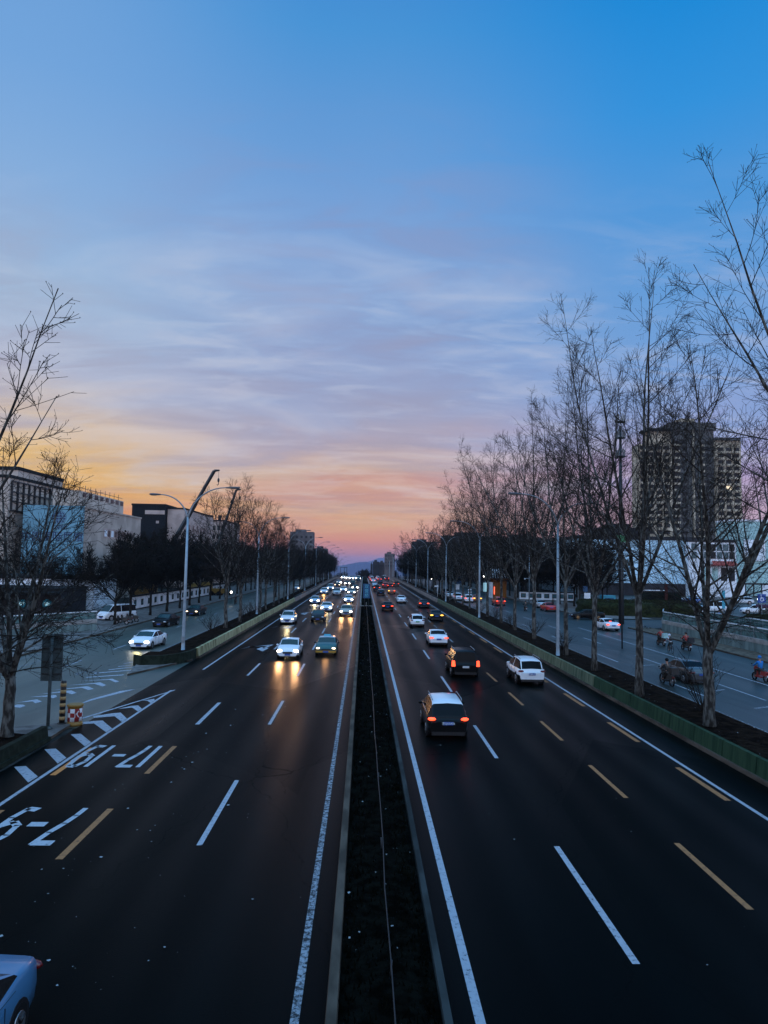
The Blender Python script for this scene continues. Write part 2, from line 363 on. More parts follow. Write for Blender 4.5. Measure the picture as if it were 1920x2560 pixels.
def wallstrip(mb, x0, x1, z0, z1, m, y0, y1, top=None):
    """a long low wall following the ground: section x0..x1, z0..z1 (top narrower by `top`)"""
    t = top or 0
    ys = sorted(set([y0, y1] + [y for y in YS if y0 < y < y1]))
    for a, b in zip(ys[:-1], ys[1:]):
        P = lambda x, y, z: (x, y, g(y) + z)
        mb.face([P(x0, a, z0), P(x0, b, z0), P(x0 + t, b, z1), P(x0 + t, a, z1)][::-1], m)
        mb.face([P(x1, a, z0), P(x1, b, z0), P(x1 - t, b, z1), P(x1 - t, a, z1)], m)
        mb.face([P(x0 + t, a, z1), P(x1 - t, a, z1), P(x1 - t, b, z1), P(x0 + t, b, z1)], m)
    for a in (y0, y1): mb.face([(x0, a, g(a) + z0), (x1, a, g(a) + z0), (x1 - t, a, g(a) + z1), (x0 + t, a, g(a) + z1)], m)
def poly(mb, pts, z, m): mb.face([(x, y, z) for x, y in pts], m)

# ------------------------------------------------------------------ ground, roads, beds, markings
mb = MB(); gx = [-4000, -1500, -600, -200, -80, -40, 0, 40, 80, 200, 600, 1500, 4000]; gy = [-200, -60] + YS[1:] + [1200, 1800, 2600, 4000, 6000, 8500, 12000]
for a, b in zip(gy[:-1], gy[1:]):
    for x0, x1 in zip(gx[:-1], gx[1:]):
        mb.face([(x0, a, g(a) - .03), (x1, a, g(a) - .03), (x1, b, g(b) - .03), (x0, b, g(b) - .03)], 'ground_earth')
struct(mb, 'ground')
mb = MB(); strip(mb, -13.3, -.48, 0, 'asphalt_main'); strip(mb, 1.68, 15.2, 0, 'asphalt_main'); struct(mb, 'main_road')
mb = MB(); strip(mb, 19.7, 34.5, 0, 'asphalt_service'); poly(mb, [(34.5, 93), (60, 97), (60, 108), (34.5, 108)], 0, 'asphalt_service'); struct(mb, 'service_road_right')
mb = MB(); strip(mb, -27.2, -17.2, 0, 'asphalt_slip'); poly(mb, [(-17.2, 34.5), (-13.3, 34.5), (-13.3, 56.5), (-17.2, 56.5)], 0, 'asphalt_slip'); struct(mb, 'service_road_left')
mb = MB()
for y0, y1 in ((-60, 93), (108, 900)): strip(mb, 34.65, 37.6 if y0 < 0 else 44, .12, 'paving_brown' if y0 < 0 else 'paving', y0, y1)
struct(mb, 'pavement_right')
mb = MB(); strip(mb, -40, -27.35, .12, 'paving'); struct(mb, 'pavement_left')
mb = MB(); wallstrip(mb, -27.35, -27.2, 0, .13, 'kerb', -60, 900); wallstrip(mb, 34.5, 34.65, 0, .13, 'kerb', -60, 93); wallstrip(mb, 34.5, 34.65, 0, .13, 'kerb', 108, 900)
wallstrip(mb, 19.6, 19.7, 0, .10, 'kerb', -60, 900); wallstrip(mb, -17.2, -17.1, 0, .10, 'kerb', 57, 900); wallstrip(mb, -17.2, -17.1, 0, .10, 'kerb', -60, 34)
struct(mb, 'road_kerb')
mb = MB(); strip(mb, 60, 130, .02, 'asphalt_service', 97, 200); struct(mb, 'car_park_ground')
random.seed(3)
def bed(name, x0, x1, y0, y1, zc, m, hump=.12, step=1.2, nx=6):
    mb = MB(); ys = []; y = y0
    while y < y1: ys.append(y); y += step * (1 + max(0, y - 60) / 40)
    ys.append(y1); grid = []
    for y in ys:
        row = []
        for i in range(nx + 1):
            u = i / nx; z = zc + (hump * math.sin(math.pi * u) * (.5 + random.random()) if 0 < i < nx else 0)
            row.append((x0 + (x1 - x0) * u, y, z + g(y)))
        grid.append(row)
    for a, b in zip(grid[:-1], grid[1:]):
        for i in range(nx): mb.face([a[i], a[i + 1], b[i + 1], b[i]], m, True)
    return mb, name
for a in (('planting_bed_right', 15.46, 19.6, -60, 420, .12, 'soil'), ('planting_bed_left', -17.1, -13.55, 56.4, 420, .14, 'soil'), ('planting_bed_left_near', -17.1, -13.95, -60, 32.4, .14, 'soil'), ('median_bed', -.28, 1.5, -60, 127.5, .16, 'median_soil', .10, .5, 8)):
    m_, n_ = bed(*a); struct(m_, n_)
# traffic island kerbs at the slip road mouth
mb = MB()
for pts in ([(-15.9, 49.8), (-13.35, 57.5), (-13.55, 59), (-17.1, 59), (-17.1, 56.4)], [(-13.7, 35.3), (-13.55, 32.3), (-17.1, 32.3), (-17.1, 33.6)]):
    n = len(pts)
    mb.face([(x, y, .13) for x, y in pts], 'paving')
    for i in range(n):
        a, b = pts[i], pts[(i + 1) % n]; mb.face([(a[0], a[1], 0), (b[0], b[1], 0), (b[0], b[1], .13), (a[0], a[1], .13)], 'kerb')
struct(mb, 'traffic_island')

mk = MB(); Z1 = .005
def line(x, w, m, y0=-20, y1=420): strip(mk, x - w / 2, x + w / 2, Z1, m, y0, y1)
line(-1.05, .16, 'mark_worn'); line(2.2, .18, 'mark_white'); line(13.1, .15, 'mark_white'); line(-11.55, .15, 'mark_white', 10, 44.6); line(-11.5, .15, 'mark_white', 53, 420)
def dashes(x, w, m, y0, period, ln, y1=410):
    y = y0
    while y < y1: strip(mk, x - w / 2, x + w / 2, Z1, m, y, y + ln); y += period
dashes(5.66, .16, 'mark_white', 14.9, 15.2, 6.0)
for y in [17.2, 25.2, 33.2, 41.3, 49.4, 57.4, 65.4, 73.4, 81.4, 89.4, 97.4, 105.4, 113.4, 121.4, 129.4, 137.4]: strip(mk, 9.17, 9.34, Z1, 'mark_yellow' if y < 70 else 'mark_worn', y, y + 4.0)
y = 25.0
while y < 330: strip(mk, 12.62, 12.84, Z1, 'mark_yellow', y, y + 4.0); y += 8.1
dashes(9.25, .16, 'mark_white', 148, 15.2, 6.0)
dashes(-4.45, .16, 'mark_white', 20.8, 14.95, 6.0)
for y, l, m in ((19.8, 3.9, 'mark_yellow'), (27.5, 4.0, 'mark_yellow'), (35.6, 5.4, 'mark_white')): strip(mk, -8.02, -7.82, Z1, m, y, y + l)
dashes(-7.9, .16, 'mark_white', 50.6, 15.0, 6.0)
strip(mk, -11.36, -11.14, Z1, 'mark_orange', 27.2, 31.1); strip(mk, -11.36, -11.14, Z1, 'mark_yellow', 19.6, 23.5)
# gore hatching beside the slip road
G1 = [[(-13.13, 28.21), (-12.74, 28.33), (-11.70, 27.02), (-11.72, 26.31)], [(-13.10, 30.75), (-12.70, 30.90), (-11.70, 29.52), (-11.69, 28.70)],
      [(-13.08, 33.36), (-12.68, 33.49), (-11.66, 32.01), (-11.65, 31.30)], [(-13.51, 35.78), (-13.12, 36.06), (-12.68, 36.22), (-11.64, 34.56), (-11.65, 33.82), (-12.85, 35.55), (-13.30, 35.40)],
      [(-13.50, 37.14), (-12.77, 37.90), (-12.42, 38.07), (-11.64, 36.68), (-11.64, 35.93), (-12.43, 37.20), (-13.30, 36.78)], [(-12.88, 38.95), (-12.45, 39.78), (-12.11, 39.96), (-11.64, 39.09), (-11.64, 38.41), (-12.25, 39.37)],
      [(-12.30, 41.31), (-11.79, 41.87), (-11.64, 41.42), (-11.64, 40.66), (-12.03, 41.32)],
      [(-11.36, 44.9), (-11.36, 44.5), (-13.90, 36.1), (-14.0, 36.4)],
      [(-13.78, 44.84), (-14.47, 44.17), (-15.25, 41.6), (-15.38, 39.60), (-15.05, 41.2), (-14.2, 43.6)]]
G2 = [[(-18.57, 39.25), (-18.54, 39.80), (-18.23, 39.82), (-17.92, 39.45), (-17.99, 38.97)], [(-18.81, 40.28), (-18.33, 41.10), (-18.12, 41.29), (-17.60, 40.69), (-17.72, 40.18), (-18.12, 40.70)],
      [(-18.93, 41.95), (-17.94, 42.57), (-17.67, 42.67), (-17.36, 42.06), (-17.42, 41.65), (-17.8, 42.1)], [(-18.76, 42.71), (-17.75, 43.95), (-17.41, 44.17), (-16.78, 43.42), (-16.87, 42.91), (-17.52, 43.56)],
      [(-18.63, 44.09), (-17.29, 45.34), (-17.01, 45.67), (-16.26, 44.74), (-16.46, 44.32), (-17.09, 45.02)], [(-18.43, 45.78), (-17.05, 46.77), (-16.76, 47.12), (-16.01, 46.13), (-16.06, 45.61), (-16.87, 46.47)],
      [(-18.39, 47.36), (-16.72, 48.30), (-16.50, 48.57), (-15.66, 47.48), (-15.76, 47.10), (-16.52, 48.08)], [(-18.42, 49.06), (-16.30, 50.37), (-16.25, 50.0), (-18.3, 48.8)],
      [(-18.54, 50.87), (-16.34, 52.57), (-16.3, 52.2), (-18.4, 50.6)], [(-18.11, 52.47), (-16.5, 54.24), (-16.5, 53.9), (-18.0, 52.2)], [(-17.97, 54.09), (-16.67, 55.47), (-16.65, 55.2), (-17.9, 53.8)], [(-18.06, 55.6), (-17.3, 57.1), (-17.25, 56.8), (-18.0, 55.3)]]
for q in G1 + G2: poly(mk, q, .006, 'mark_white')
ring = [(-18.9 + .75 * math.cos(a), 50.6 + .8 * math.sin(a)) for a in [i * math.pi / 10 for i in range(21)]]
for a, b in zip(ring[:-1], ring[1:]):
    k = .8; c0 = (-18.9, 50.6); poly(mk, [a, b, (c0[0] + (b[0] - c0[0]) * k, c0[1] + (b[1] - c0[1]) * k), (c0[0] + (a[0] - c0[0]) * k, c0[1] + (a[1] - c0[1]) * k)], .006, 'mark_worn')
# merge arrows in the left outer lane
def arrow(cx, cy, s, m='mark_white'):
    for q in ([(-1.35, -2.2), (-.75, -.4), (-.75, -1.3), (.95, .8), (.95, 1.5), (-.75, -.6)], [(.95, 1.5), (1.2, 1.5), (.75, -1.6), (.5, -1.2)], [(.35, -.6), (1.1, -1.2), (.85, -3.6), (.1, -2.0)]):
        poly(mk, [(cx + x * s, cy + y * s) for x, y in q], .006, m)
arrow(-9.6, 67.6, 1.0); arrow(-9.6, 88.6, 1.0); arrow(-9.5, 111.5, 1.0); arrow(-9.5, 136, 1.0)
# service road lines
for x, m in ((28.0, 'mark_white'),): strip(mk, x - .07, x + .07, Z1, m, 20, 93)
dashes(24.7, .13, 'mark_white', 28.5, 15.2, 6.0, 300); dashes(21.5, .13, 'mark_white', 29.8, 15.2, 6.0, 300)
dashes(-21.7, .13, 'mark_white', 53.4, 10.5, 3.4, 300); dashes(-24.7, .13, 'mark_worn', 40.5, 12.5, 7.0, 300)
strip(mk, -17.5, -17.4, Z1, 'mark_worn', 58, 300); strip(mk, -26.6, -26.5, Z1, 'mark_worn', 20, 300)
strip(mk, 19.95, 20.05, Z1, 'mark_worn', 20, 300)
for y in (41, 46.5, 52, 58): poly(mk, [(22.6, y), (24.0, y + .7), (24.0, y + 1.0), (22.6, y + .3)], .006, 'mark_worn')
struct(mk, 'road_marking')

def text_mesh(body, size, m, name, align='CENTER', extrude=0.0, bold=0.0):
    cu = bpy.data.curves.new('txt', 'FONT'); cu.body = body; cu.size = size; cu.align_x = align; cu.align_y = 'CENTER'; cu.extrude = extrude; cu.offset = bold; cu.resolution_u = 3
    o = bpy.data.objects.new('txt', cu); COL.objects.link(o)
    dg = bpy.context.evaluated_depsgraph_get(); me = bpy.data.meshes.new_from_object(o.evaluated_get(dg))
    bpy.data.objects.remove(o); me.name = name; me.materials.clear(); me.materials.append(MATS[m])
    for p in me.polygons: p.material_index = 0
    return me
def stroke(mb, pts, w, z, m, long=False):
    """thick painted stroke through pts"""
    for a, b in zip(pts[:-1], pts[1:]):
        d = Vector((b[0] - a[0], b[1] - a[1], 0)).normalized(); n = Vector((-d.y, d.x, 0)) * w / 2; e = d * w * .22
        if long: n *= 1 + 1.1 * abs(d.x) ** 1.5
        mb.face([(a[0] - e.x + n.x, a[1] - e.y + n.y, z), (a[0] - e.x - n.x, a[1] - e.y - n.y, z), (b[0] + e.x - n.x, b[1] + e.y - n.y, z), (b[0] + e.x + n.x, b[1] + e.y + n.y, z)], m)
def digits(mb, s, x_right, y_top, w, h, gap):
    """road numerals read by the oncoming drivers: x runs to -x, up runs to -y"""
    D = {'1': [[(.5, 0), (.5, 1)]], '7': [[(.05, .97), (.95, .97)], [(.98, 1), (.80, .70), (.52, .45), (.36, .22), (.30, 0)]], '-': [[(.1, .48), (.9, .48)]],
         '9': [[(1, .62), (.8, .98), (.3, 1), (0, .78), (.1, .52), (.5, .42), (1, .55)], [(1, .75), (.95, .3), (.7, .02), (.15, .05)]]}
    x = x_right
    for ch in s:
        for k, pl in enumerate(D[ch]):
            stroke(mb, [(x - px * w, y_top + (1 - py) * h) for px, py in pl], .17, .0065 + .0004 * k, 'mark_letter', True)
        x -= (w + gap) if ch != '1' else (w * .8 + gap * .6)
tx = MB(); digits(tx, '17-19', -8.25, 28.35, .52, 3.1, .20)
digits(tx, '7-9', -8.55, 20.8, .55, 2.9, .22)
struct(tx, 'bus_lane_marking')

# small pale scraps blown over the left carriageway
lt = MB(); random.seed(8)
for i in range(300):
    x = random.gauss(-6.9, 1.7) if i % 3 else random.uniform(-11, 12); y = 14 + 60 * random.random() ** 1.3; r = random.choice([.010, .012, .015, .02, .028, .05]) * (1 if i % 3 else .6)
    if -.9 < x < 2.1: continue
    a0 = random.random() * 6; n = 6
    lt.face([(x + r * random.uniform(.6, 1.3) * math.cos(a0 + k * 2 * math.pi / n), y + r * random.uniform(.6, 1.3) * math.sin(a0 + k * 2 * math.pi / n), .010 + random.random() * .01) for k in range(n)], 'litter_pale')
for i in range(150):
    x = random.choice([random.uniform(-.2, 1.4), random.uniform(15.6, 19.4)]); y = 14 + 60 * random.random(); r = random.uniform(.012, .04); a0 = random.random() * 6
    lt.face([(x + r * math.cos(a0 + k * 1.57), y + r * math.sin(a0 + k * 1.57), .30 + random.random() * .03) for k in range(4)], 'litter_pale')
tag(lt.build('litter'), kind='stuff')
# dry weeds in the median
mat('weed', (.003, .0032, .002), .95, spec=.02, var=.5, vscale=2)
wd = MB(); random.seed(4)
for i in range(9000):
    y = 12 + 116 * random.random() ** 1.2; x = random.uniform(-.22, 1.42); h = random.uniform(.04, .16) * (1.6 if random.random() < .15 else 1); a = random.random() * 6.28; w = .03
    dx, dy = math.cos(a) * w, math.sin(a) * w; lx, ly = random.uniform(-.1, .1), random.uniform(-.1, .1)
    wd.face([(x - dx, y - dy, .16), (x + dx, y + dy, .16), (x + lx, y + ly, .22 + h)], 'weed')
tag(wd.build('weeds'), kind='stuff')

mat('ink_cyan', (.10, .42, .55), .5); mat('post_brick', (.06, .018, .016), .8); mat('shelter_purple', (.09, .05, .09), .6)
# ------------------------------------------------------------------ barriers, parapets, median
def seg_wall(name, label, cat, x0, x1, h, m, y0, y1, top, footm, group=None, seg=2.6):
    """concrete road barrier: footing, upright panels with joints"""
    t = thing(name, label, cat, (0, y0, 0), 0, group)
    a = MB(); wallstrip(a, x0 - .12, x1 + .12, 0, .16, footm, y0, y1, .02)
    o = a.build('footing', t); o.location = (0, -y0, 0)
    b = MB(); y = y0
    while y < y1 - .1:
        e = min(y1, y + seg); p = lambda x, yy, z: (x, yy, z + g(yy))
        q = e - .06
        for (A, B) in (((x0, .16), (x0 + top, h)), ((x1 - top, h), (x1, .16)), ((x0 + top, h), (x1 - top, h))):
            b.face([p(A[0], y, A[1]), p(A[0], q, A[1]), p(B[0], q, B[1]), p(B[0], y, B[1])], m)
        for yy in (y, q): b.face([p(x0, yy, .16), p(x1, yy, .16), p(x1 - top, yy, h), p(x0 + top, yy, h)], m)
        y = e
    o = b.build('panel', t); o.location = (0, -y0, 0)
    return t
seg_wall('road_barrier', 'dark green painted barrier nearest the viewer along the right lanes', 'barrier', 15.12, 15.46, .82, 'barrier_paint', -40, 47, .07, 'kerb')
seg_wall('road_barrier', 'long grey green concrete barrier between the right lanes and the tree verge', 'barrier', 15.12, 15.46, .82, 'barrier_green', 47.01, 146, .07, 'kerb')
seg_wall('road_barrier', 'stained concrete barrier with painted headlight glow along the left lanes beyond the slip road', 'barrier', -13.55, -13.2, .82, 'barrier_stained_headlit', 59, 141, .07, 'kerb')
seg_wall('road_barrier', 'short dark barrier stub below the tree at the left edge', 'barrier', -13.95, -13.6, .62, 'barrier_dark', -40, 32.3, .05, 'barrier_dark', None, 20)
# rounded dark nose wall of the planting bed beyond the slip road
nose = MB(); P = [(-13.38, 59.0), (-13.42, 57.4), (-13.9, 55.6), (-14.9, 54.3), (-16.3, 53.9), (-17.05, 54.6)]
for a, b in zip(P[:-1], P[1:]):
    d = Vector((b[0] - a[0], b[1] - a[1], 0)).normalized(); n = Vector((d.y, -d.x, 0)) * .2
    nose.face([(a[0], a[1], 0), (b[0], b[1], 0), (b[0], b[1], .8), (a[0], a[1], .8)], 'barrier_dark', True)
    nose.face([(a[0], a[1], .8), (b[0], b[1], .8), (b[0] + n.x, b[1] + n.y, .8), (a[0] + n.x, a[1] + n.y, .8)], 'barrier_dark')
    nose.face([(a[0] + n.x, a[1] + n.y, 0), (b[0] + n.x, b[1] + n.y, 0), (b[0] + n.x, b[1] + n.y, .8), (a[0] + n.x, a[1] + n.y, .8)], 'barrier_dark', True)
tag(nose.build('end_wall'), 'low dark curved wall around the nose of the left planting bed', 'wall')
bd = MB(); poly(bd, [(-13.55, 59.0), (-13.6, 57.4), (-14.1, 55.9), (-15.0, 54.8), (-16.3, 54.3), (-17.05, 54.8), (-17.1, 59)], .5, 'soil'); struct(bd, 'planting_bed_nose')
def parapet(x0, x1, y0, y1, inner, label):
    t = thing('bridge_parapet', label, 'parapet', (0, y0, 0))
    a = MB(); wallstrip(a, x0, x1, 0, .72, 'concrete_pink', y0, y1, .04); o = a.build('base_wall', t); o.location = (0, -y0, 0)
    r = MB()
    ys = [y0] + [y for y in YS if y0 < y < y1] + [y1]
    xm = (x0 + x1) / 2
    for z, rr in ((1.05, .07), (.88, .03)): r.tube([(xm, y, g(y) + z) for y in ys], rr, 6, 'parapet_rail')
    o = r.build('handrail', t); o.location = (0, -y0, 0)
    p = MB(); y = y0
    while y < y1: p.box(xm - .04, xm + .04, y - .05, y + .05, g(y) + .72, g(y) + 1.05, 'parapet_rail'); y += 3
    o = p.build('baluster', t); o.location = (0, -y0, 0); o['kind'] = 'stuff'
parapet(15.1, 15.5, 146.2, 420, 1, 'pale bridge parapet with dark handrail along the far right lanes')
parapet(-13.6, -13.2, 141.2, 420, 1, 'pinkish bridge parapet with dark handrail along the far left lanes')
# median kerbs, low wire rail, taller planted bridge median
t = thing('median_kerb', 'pale tan kerb along the left side of the dark median', 'kerb')
a = MB(); wallstrip(a, -.52, -.28, 0, .30, 'kerb', -20, 127.5, .03); a.build('kerb_stone', t)
t = thing('median_kerb', 'thin grey kerb along the right side of the dark median', 'kerb')
a = MB(); wallstrip(a, 1.5, 1.70, 0, .24, 'kerb_dark', -20, 127.5, .03); a.build('kerb_stone', t)
t = thing('wire_rail', 'thin low rail running down the middle of the dark median', 'rail')
a = MB(); ys = list(range(8, 128, 3)); random.seed(5)
a.tube([(.65 + random.uniform(-.02, .02), y, .52 + random.uniform(-.03, .03)) for y in ys], .014, 4, 'steel_dark'); a.build('wire', t)
for i, y in enumerate(range(8, 128, 6)):
    b = MB(); b.tube([(.65, y, .1), (.65 + random.uniform(-.03, .03), y, .55)], .02, 5, 'steel_dark'); b.build('post', t)
t = thing('median_planter', 'raised concrete planter with dark hedge dividing the bridge lanes', 'planter', (0, 128, 0))
a = MB(); wallstrip(a, -.55, -.25, 0, .85, 'concrete', 128, 420, .03); wallstrip(a, 1.5, 1.75, 0, .8, 'kerb_dark', 128, 420, .03)
a.box(-.55, 1.75, 127.5, 128, 0, .32, 'concrete'); a.box(.55, .68, 127.3, 127.6, 0, .9, 'concrete'); o = a.build('planter_wall', t); o.location = (0, -128, 0)
hd = MB(); random.seed(9); y = 128.2
while y < 420:
    st = 1.0 * (1 + (y - 128) / 120)
    for x in (-.22, .2, .64, 1.05):
        z = 1.15 + random.uniform(-.12, .14); hd.box(x - .01, x + .45, y, y + st * 1.02, g(y) + .2, g(y) + z, 'leaf_dark', .05)
    y += st
for i in range(2600):
    y = 128 + 120 * random.random() ** 1.5; x = random.uniform(-.25, 1.5); z = random.uniform(.9, 1.45); s = random.uniform(.05, .1)
    hd.face([(x - s, y, g(y) + z), (x + s, y + random.uniform(-s, s), g(y) + z), (x, y, g(y) + z + s * 1.7)], 'leaf_dark')
o = hd.build('hedge', t); o.location = (0, -128, 0)
# name board of the bridge
t = thing('bridge_sign', 'blue board with white characters standing in the hedge at the bridge end', 'sign', (.62, 124.6, 0))
a = MB()
for x in (-.34, .34): a.tube([(x, 0, 0), (x, 0, 4.2)], .05, 8, 'steel_dark')
a.build('post', t)
a = MB(); a.box(-.62, .62, -.05, .05, 1.75, 4.25, 'sign_blue'); bd_ = a.build('board', t)
for i, ch in enumerate('双营桥'):
    o = bpy.data.objects.new('lettering', text_mesh(ch, .74, 'ink_cyan', 'lettering', bold=.0)); COL.objects.link(o); o.parent = bd_
    o.location = (0, -.056, 3.75 - i * .78); o.rotation_euler = (R(90), 0, 0)

# ------------------------------------------------------------------ street lamps
def lamp_master():
    t = thing('street_lamp', '', 'street lamp')
    a = MB(); a.lathe([(.28, 0), (.28, .06), (.17, .08), (.15, .9), (.14, 1.0), (.13, 5), (.095, 11.6)], 12, 'steel_pale'); a.box(-.13, .13, -.17, -.13, .9, 1.4, 'steel_grey'); a.build('pole', t)
    for sx, rx, rz in ((1, 4.4, 2.9), (-1, 3.3, 2.2)):
        pts = []; n = 10
        for i in range(n + 1):
            u = i / n; x = rx * .72 * (u ** 1.55) + .0; z = 11.3 + (rz + .0) * (1 - (1 - u) ** 1.9)
            pts.append((sx * x, 0, z))
        a = MB(); a.tube(pts, [.075 - .03 * i / n for i in range(n + 1)], 8, 'steel_grey'); arm = a.build('arm', t)
        e = Vector(pts[-1]); d = (Vector(pts[-1]) - Vector(pts[-2])).normalized(); d = (d + Vector((sx * .5, 0, -.05))).normalized()
        h = MB(); L_ = 1.25 if sx > 0 else 1.0
        rows = [(0, .05, .05), (.12, .10, .07), (.35, .17, .09), (.7, .21, .10), (.9, .18, .08), (1.0, .03, .03)]; b0 = 0; nn = 8
        for u, w, hh in rows:
            c0 = e + d * (u * L_)
            for j in range(nn):
                q = 2 * math.pi * j / nn; h.v.append((c0.x - d.z * math.sin(q) * hh * sx, math.cos(q) * w, c0.z + math.sin(q) * hh))
        for i in range(len(rows) - 1):
            for j in range(nn):
                k1 = i * nn + j; k2 = i * nn + (j + 1) % nn; h.f.append((k1, k2, k2 + nn, k1 + nn)); h.m.append(h.mi('lamp_shell')); h.sm.append(True)
        hd_ = h.build('lamp_head', t)
        gl = MB(); c0 = e + d * (L_ * .6); gl.ell((c0.x, 0, c0.z - .075), (L_ * .3, .14, .045), 'lamp_glass', 10, 4); gl.build('lens', hd_)
    return t
LM = lamp_master(); first = True
ORD = ['first', 'second', 'third', 'fourth', 'fifth', 'sixth', 'seventh', 'eighth', 'ninth', 'tenth', 'eleventh', 'twelfth', 'thirteenth', 'fourteenth', 'fifteenth', 'sixteenth']
for side, x, rz, ysl in (('left', -15.2, 0, [62, 104, 146, 188, 230, 272, 314, 360, 410, 470, 540, 620]), ('right', 16.95, 180, [62.2, 104.5, 147, 189, 231, 273, 315, 361, 411, 470])):
    for i, y in enumerate(ysl):
        o = LM if first else copy_tree(LM); first = False
        o.location = (x, y, g(y)); o.rotation_euler = (0, 0, R(rz))
        if i == 0: o['label'] = 'tall pale double armed street lamp at the nose of the left planting bed' if side == 'left' else 'tall grey street lamp among the nearest trees of the right verge'
        else: o['label'] = '%s double armed street lamp along the %s verge counted from the viewer' % (ORD[i], side)
        o['group'] = 'double armed street lamps on the %s verge' % side
# thin poles near the right pavement
for i, (x, y, h) in enumerate([(33.9, 146, 12), (40.4, 134, 14), (36.2, 100, 30)]):
    if i < 2:
        t = thing('utility_pole', ['thin pale pole before the white wall across the right service road', 'thin pale pole beside the round hedge on the right'][i], 'pole', (x, y, 0))
        a = MB(); a.tube([(0, 0, 0), (0, 0, h)], [.12, .07], 8, 'steel_pale'); a.build('shaft', t)
        a = MB(); a.box(-1.1, .1, -.04, .04, 5.2 if i == 0 else 4.4, 5.3 if i == 0 else 4.5, 'steel_pale'); a.ell((-.9, 0, 5.1 if i == 0 else 4.3), (.16, .16, .14), 'white_paint', 8, 5); a.build('arm', t)
    else:
        t = thing('lattice_mast', 'tall dark antenna mast rising behind the right row of trees', 'mast', (x, y, 0))
        a = MB(); a.tube([(0, 0, 0), (0, 0, 12), (0, 0, 28)], [.38, .3, .16], 10, 'steel_dark'); a.build('shaft', t)
        for z in (10.5, 23.5, 26.2, 28.5):
            a = MB(); a.lathe([(.75, z), (.75, z + .12)], 10, 'steel_dark')
            for k in range(6): a.box(.6 * math.cos(k) - .08, .6 * math.cos(k) + .08, .6 * math.sin(k) - .06, .6 * math.sin(k) + .06, z + .1, z + 1.1, 'steel_grey')
            a.build('antenna_ring', t)
a = MB(); t = thing('direction_sign', 'small green sign on a bracket among the right hand branches', 'sign', (25.4, 70, 0))
a.tube([(0, 0, 0), (0, 0, 11)], .07, 6, 'steel_dark'); a.build('post', t); a = MB(); a.box(-.55, .5, -.12, -.06, 10.4, 11.1, 'plate_green'); a.build('board', t)

# sign seen from behind, striped post, crash barrel
t = thing('road_sign', 'grey back of a tall rectangular road sign beside the left trunk', 'sign', (-14.3, 33.8, .13))
a = MB(); a.tube([(0, 0, 0), (0, 0, 4.3)], .075, 10, 'sign_back'); a.lathe([(.2, 0), (.2, .05), (.09, .12)], 10, 'sign_back'); a.build('post', t)
a = MB(); a.box(-.48, .48, .08, .11, 2.15, 4.3, 'sign_back'); b_ = a.build('panel', t)
for z in (2.45, 3.0, 3.6, 4.1): a = MB(); a.box(-.42, .42, .04, .08, z, z + .05, 'steel_dark'); a.build('bracket', b_)
t = thing('marker_post', 'black post with amber reflective bands beside the red and white barrel', 'post', (-14.12, 34.9, .13))
a = MB(); a.lathe([(.13, 0), (.13, 1.95), (.1, 2.0)], 14, 'black_paint'); a.lathe([(.2, 0), (.2, .05)], 12, 'black_paint'); a.build('tube', t)
for k in range(6): a = MB(); a.lathe([(.134, .18 + k * .31), (.134, .34 + k * .31)], 14, 'tan_paint'); a.build('reflective_band', t)
t = thing('crash_barrel', 'yellow topped plastic barrel with red and white checks at the island tip', 'barrel', (-13.62, 35.15, .0))
a = MB(); a.lathe([(.33, 0), (.36, .06), (.36, .12), (.33, .14), (.33, .88), (.36, .90), (.38, .95), (.36, 1.0), (.3, 1.0)], 20, 'yellow_paint'); a.build('drum', t)
ck = MB(); ck.lathe([(.337, .22), (.337, .42), (.337, .62), (.337, .82)], 20, 'red_paint', ms=lambda i, j: 'white_paint' if (i + j // 2) % 2 else 'red_paint'); ck.build('check_band', t)
a = MB(); a.box(.15, .34, -.33, -.30, .38, .8, 'red_paint'); a.face([(.18, -.334, .6), (.28, -.334, .75), (.33, -.334, .75), (.24, -.334, .6), (.33, -.334, .45), (.28, -.334, .45)], 'white_paint'); a.build('arrow_plate', t)

# ------------------------------------------------------------------ buildings
def bldg(name, label, x0, x1, y0, y1, h, m, z0=0, roofm='roof_dark', cat='building', parapet_h=.6):
    t = thing(name, label, cat, ((x0 + x1) / 2, y0, z0)); X = (x1 - x0) / 2
    a = MB(); a.box(-X, X, 0, y1 - y0, -1, h, m); a.build('wall', t)
    a = MB(); a.box(-X - .15, X + .15, -.15, y1 - y0 + .15, h, h + parapet_h, roofm); a.build('roof', t)
    return t
def windows(t, rects, face='y', off=-.03, fm='window_dark', name='window', sill=None, depth=.06):
    """rects (u, z, w, h): u along the wall; one window mesh is copied for equal sizes"""
    cache = {}
    for r in rects:
        u, z, w, h = r[:4]; mm = r[4] if len(r) > 4 else fm
        key = (w, h, mm)
        if key not in cache:
            a = MB()
            if face == 'y': a.box(-w / 2, w / 2, -depth, 0, 0, h, mm)
            else: a.box(-depth, 0, -w / 2, w / 2, 0, h, mm) if face == '-x' else a.box(0, depth, -w / 2, w / 2, 0, h, mm)
            cache[key] = a.mesh(name)
        o = bpy.data.objects.new(name, cache[key]); COL.objects.link(o); o.parent = t
        o.location = (u, off, z) if face == 'y' else (off, u, z)
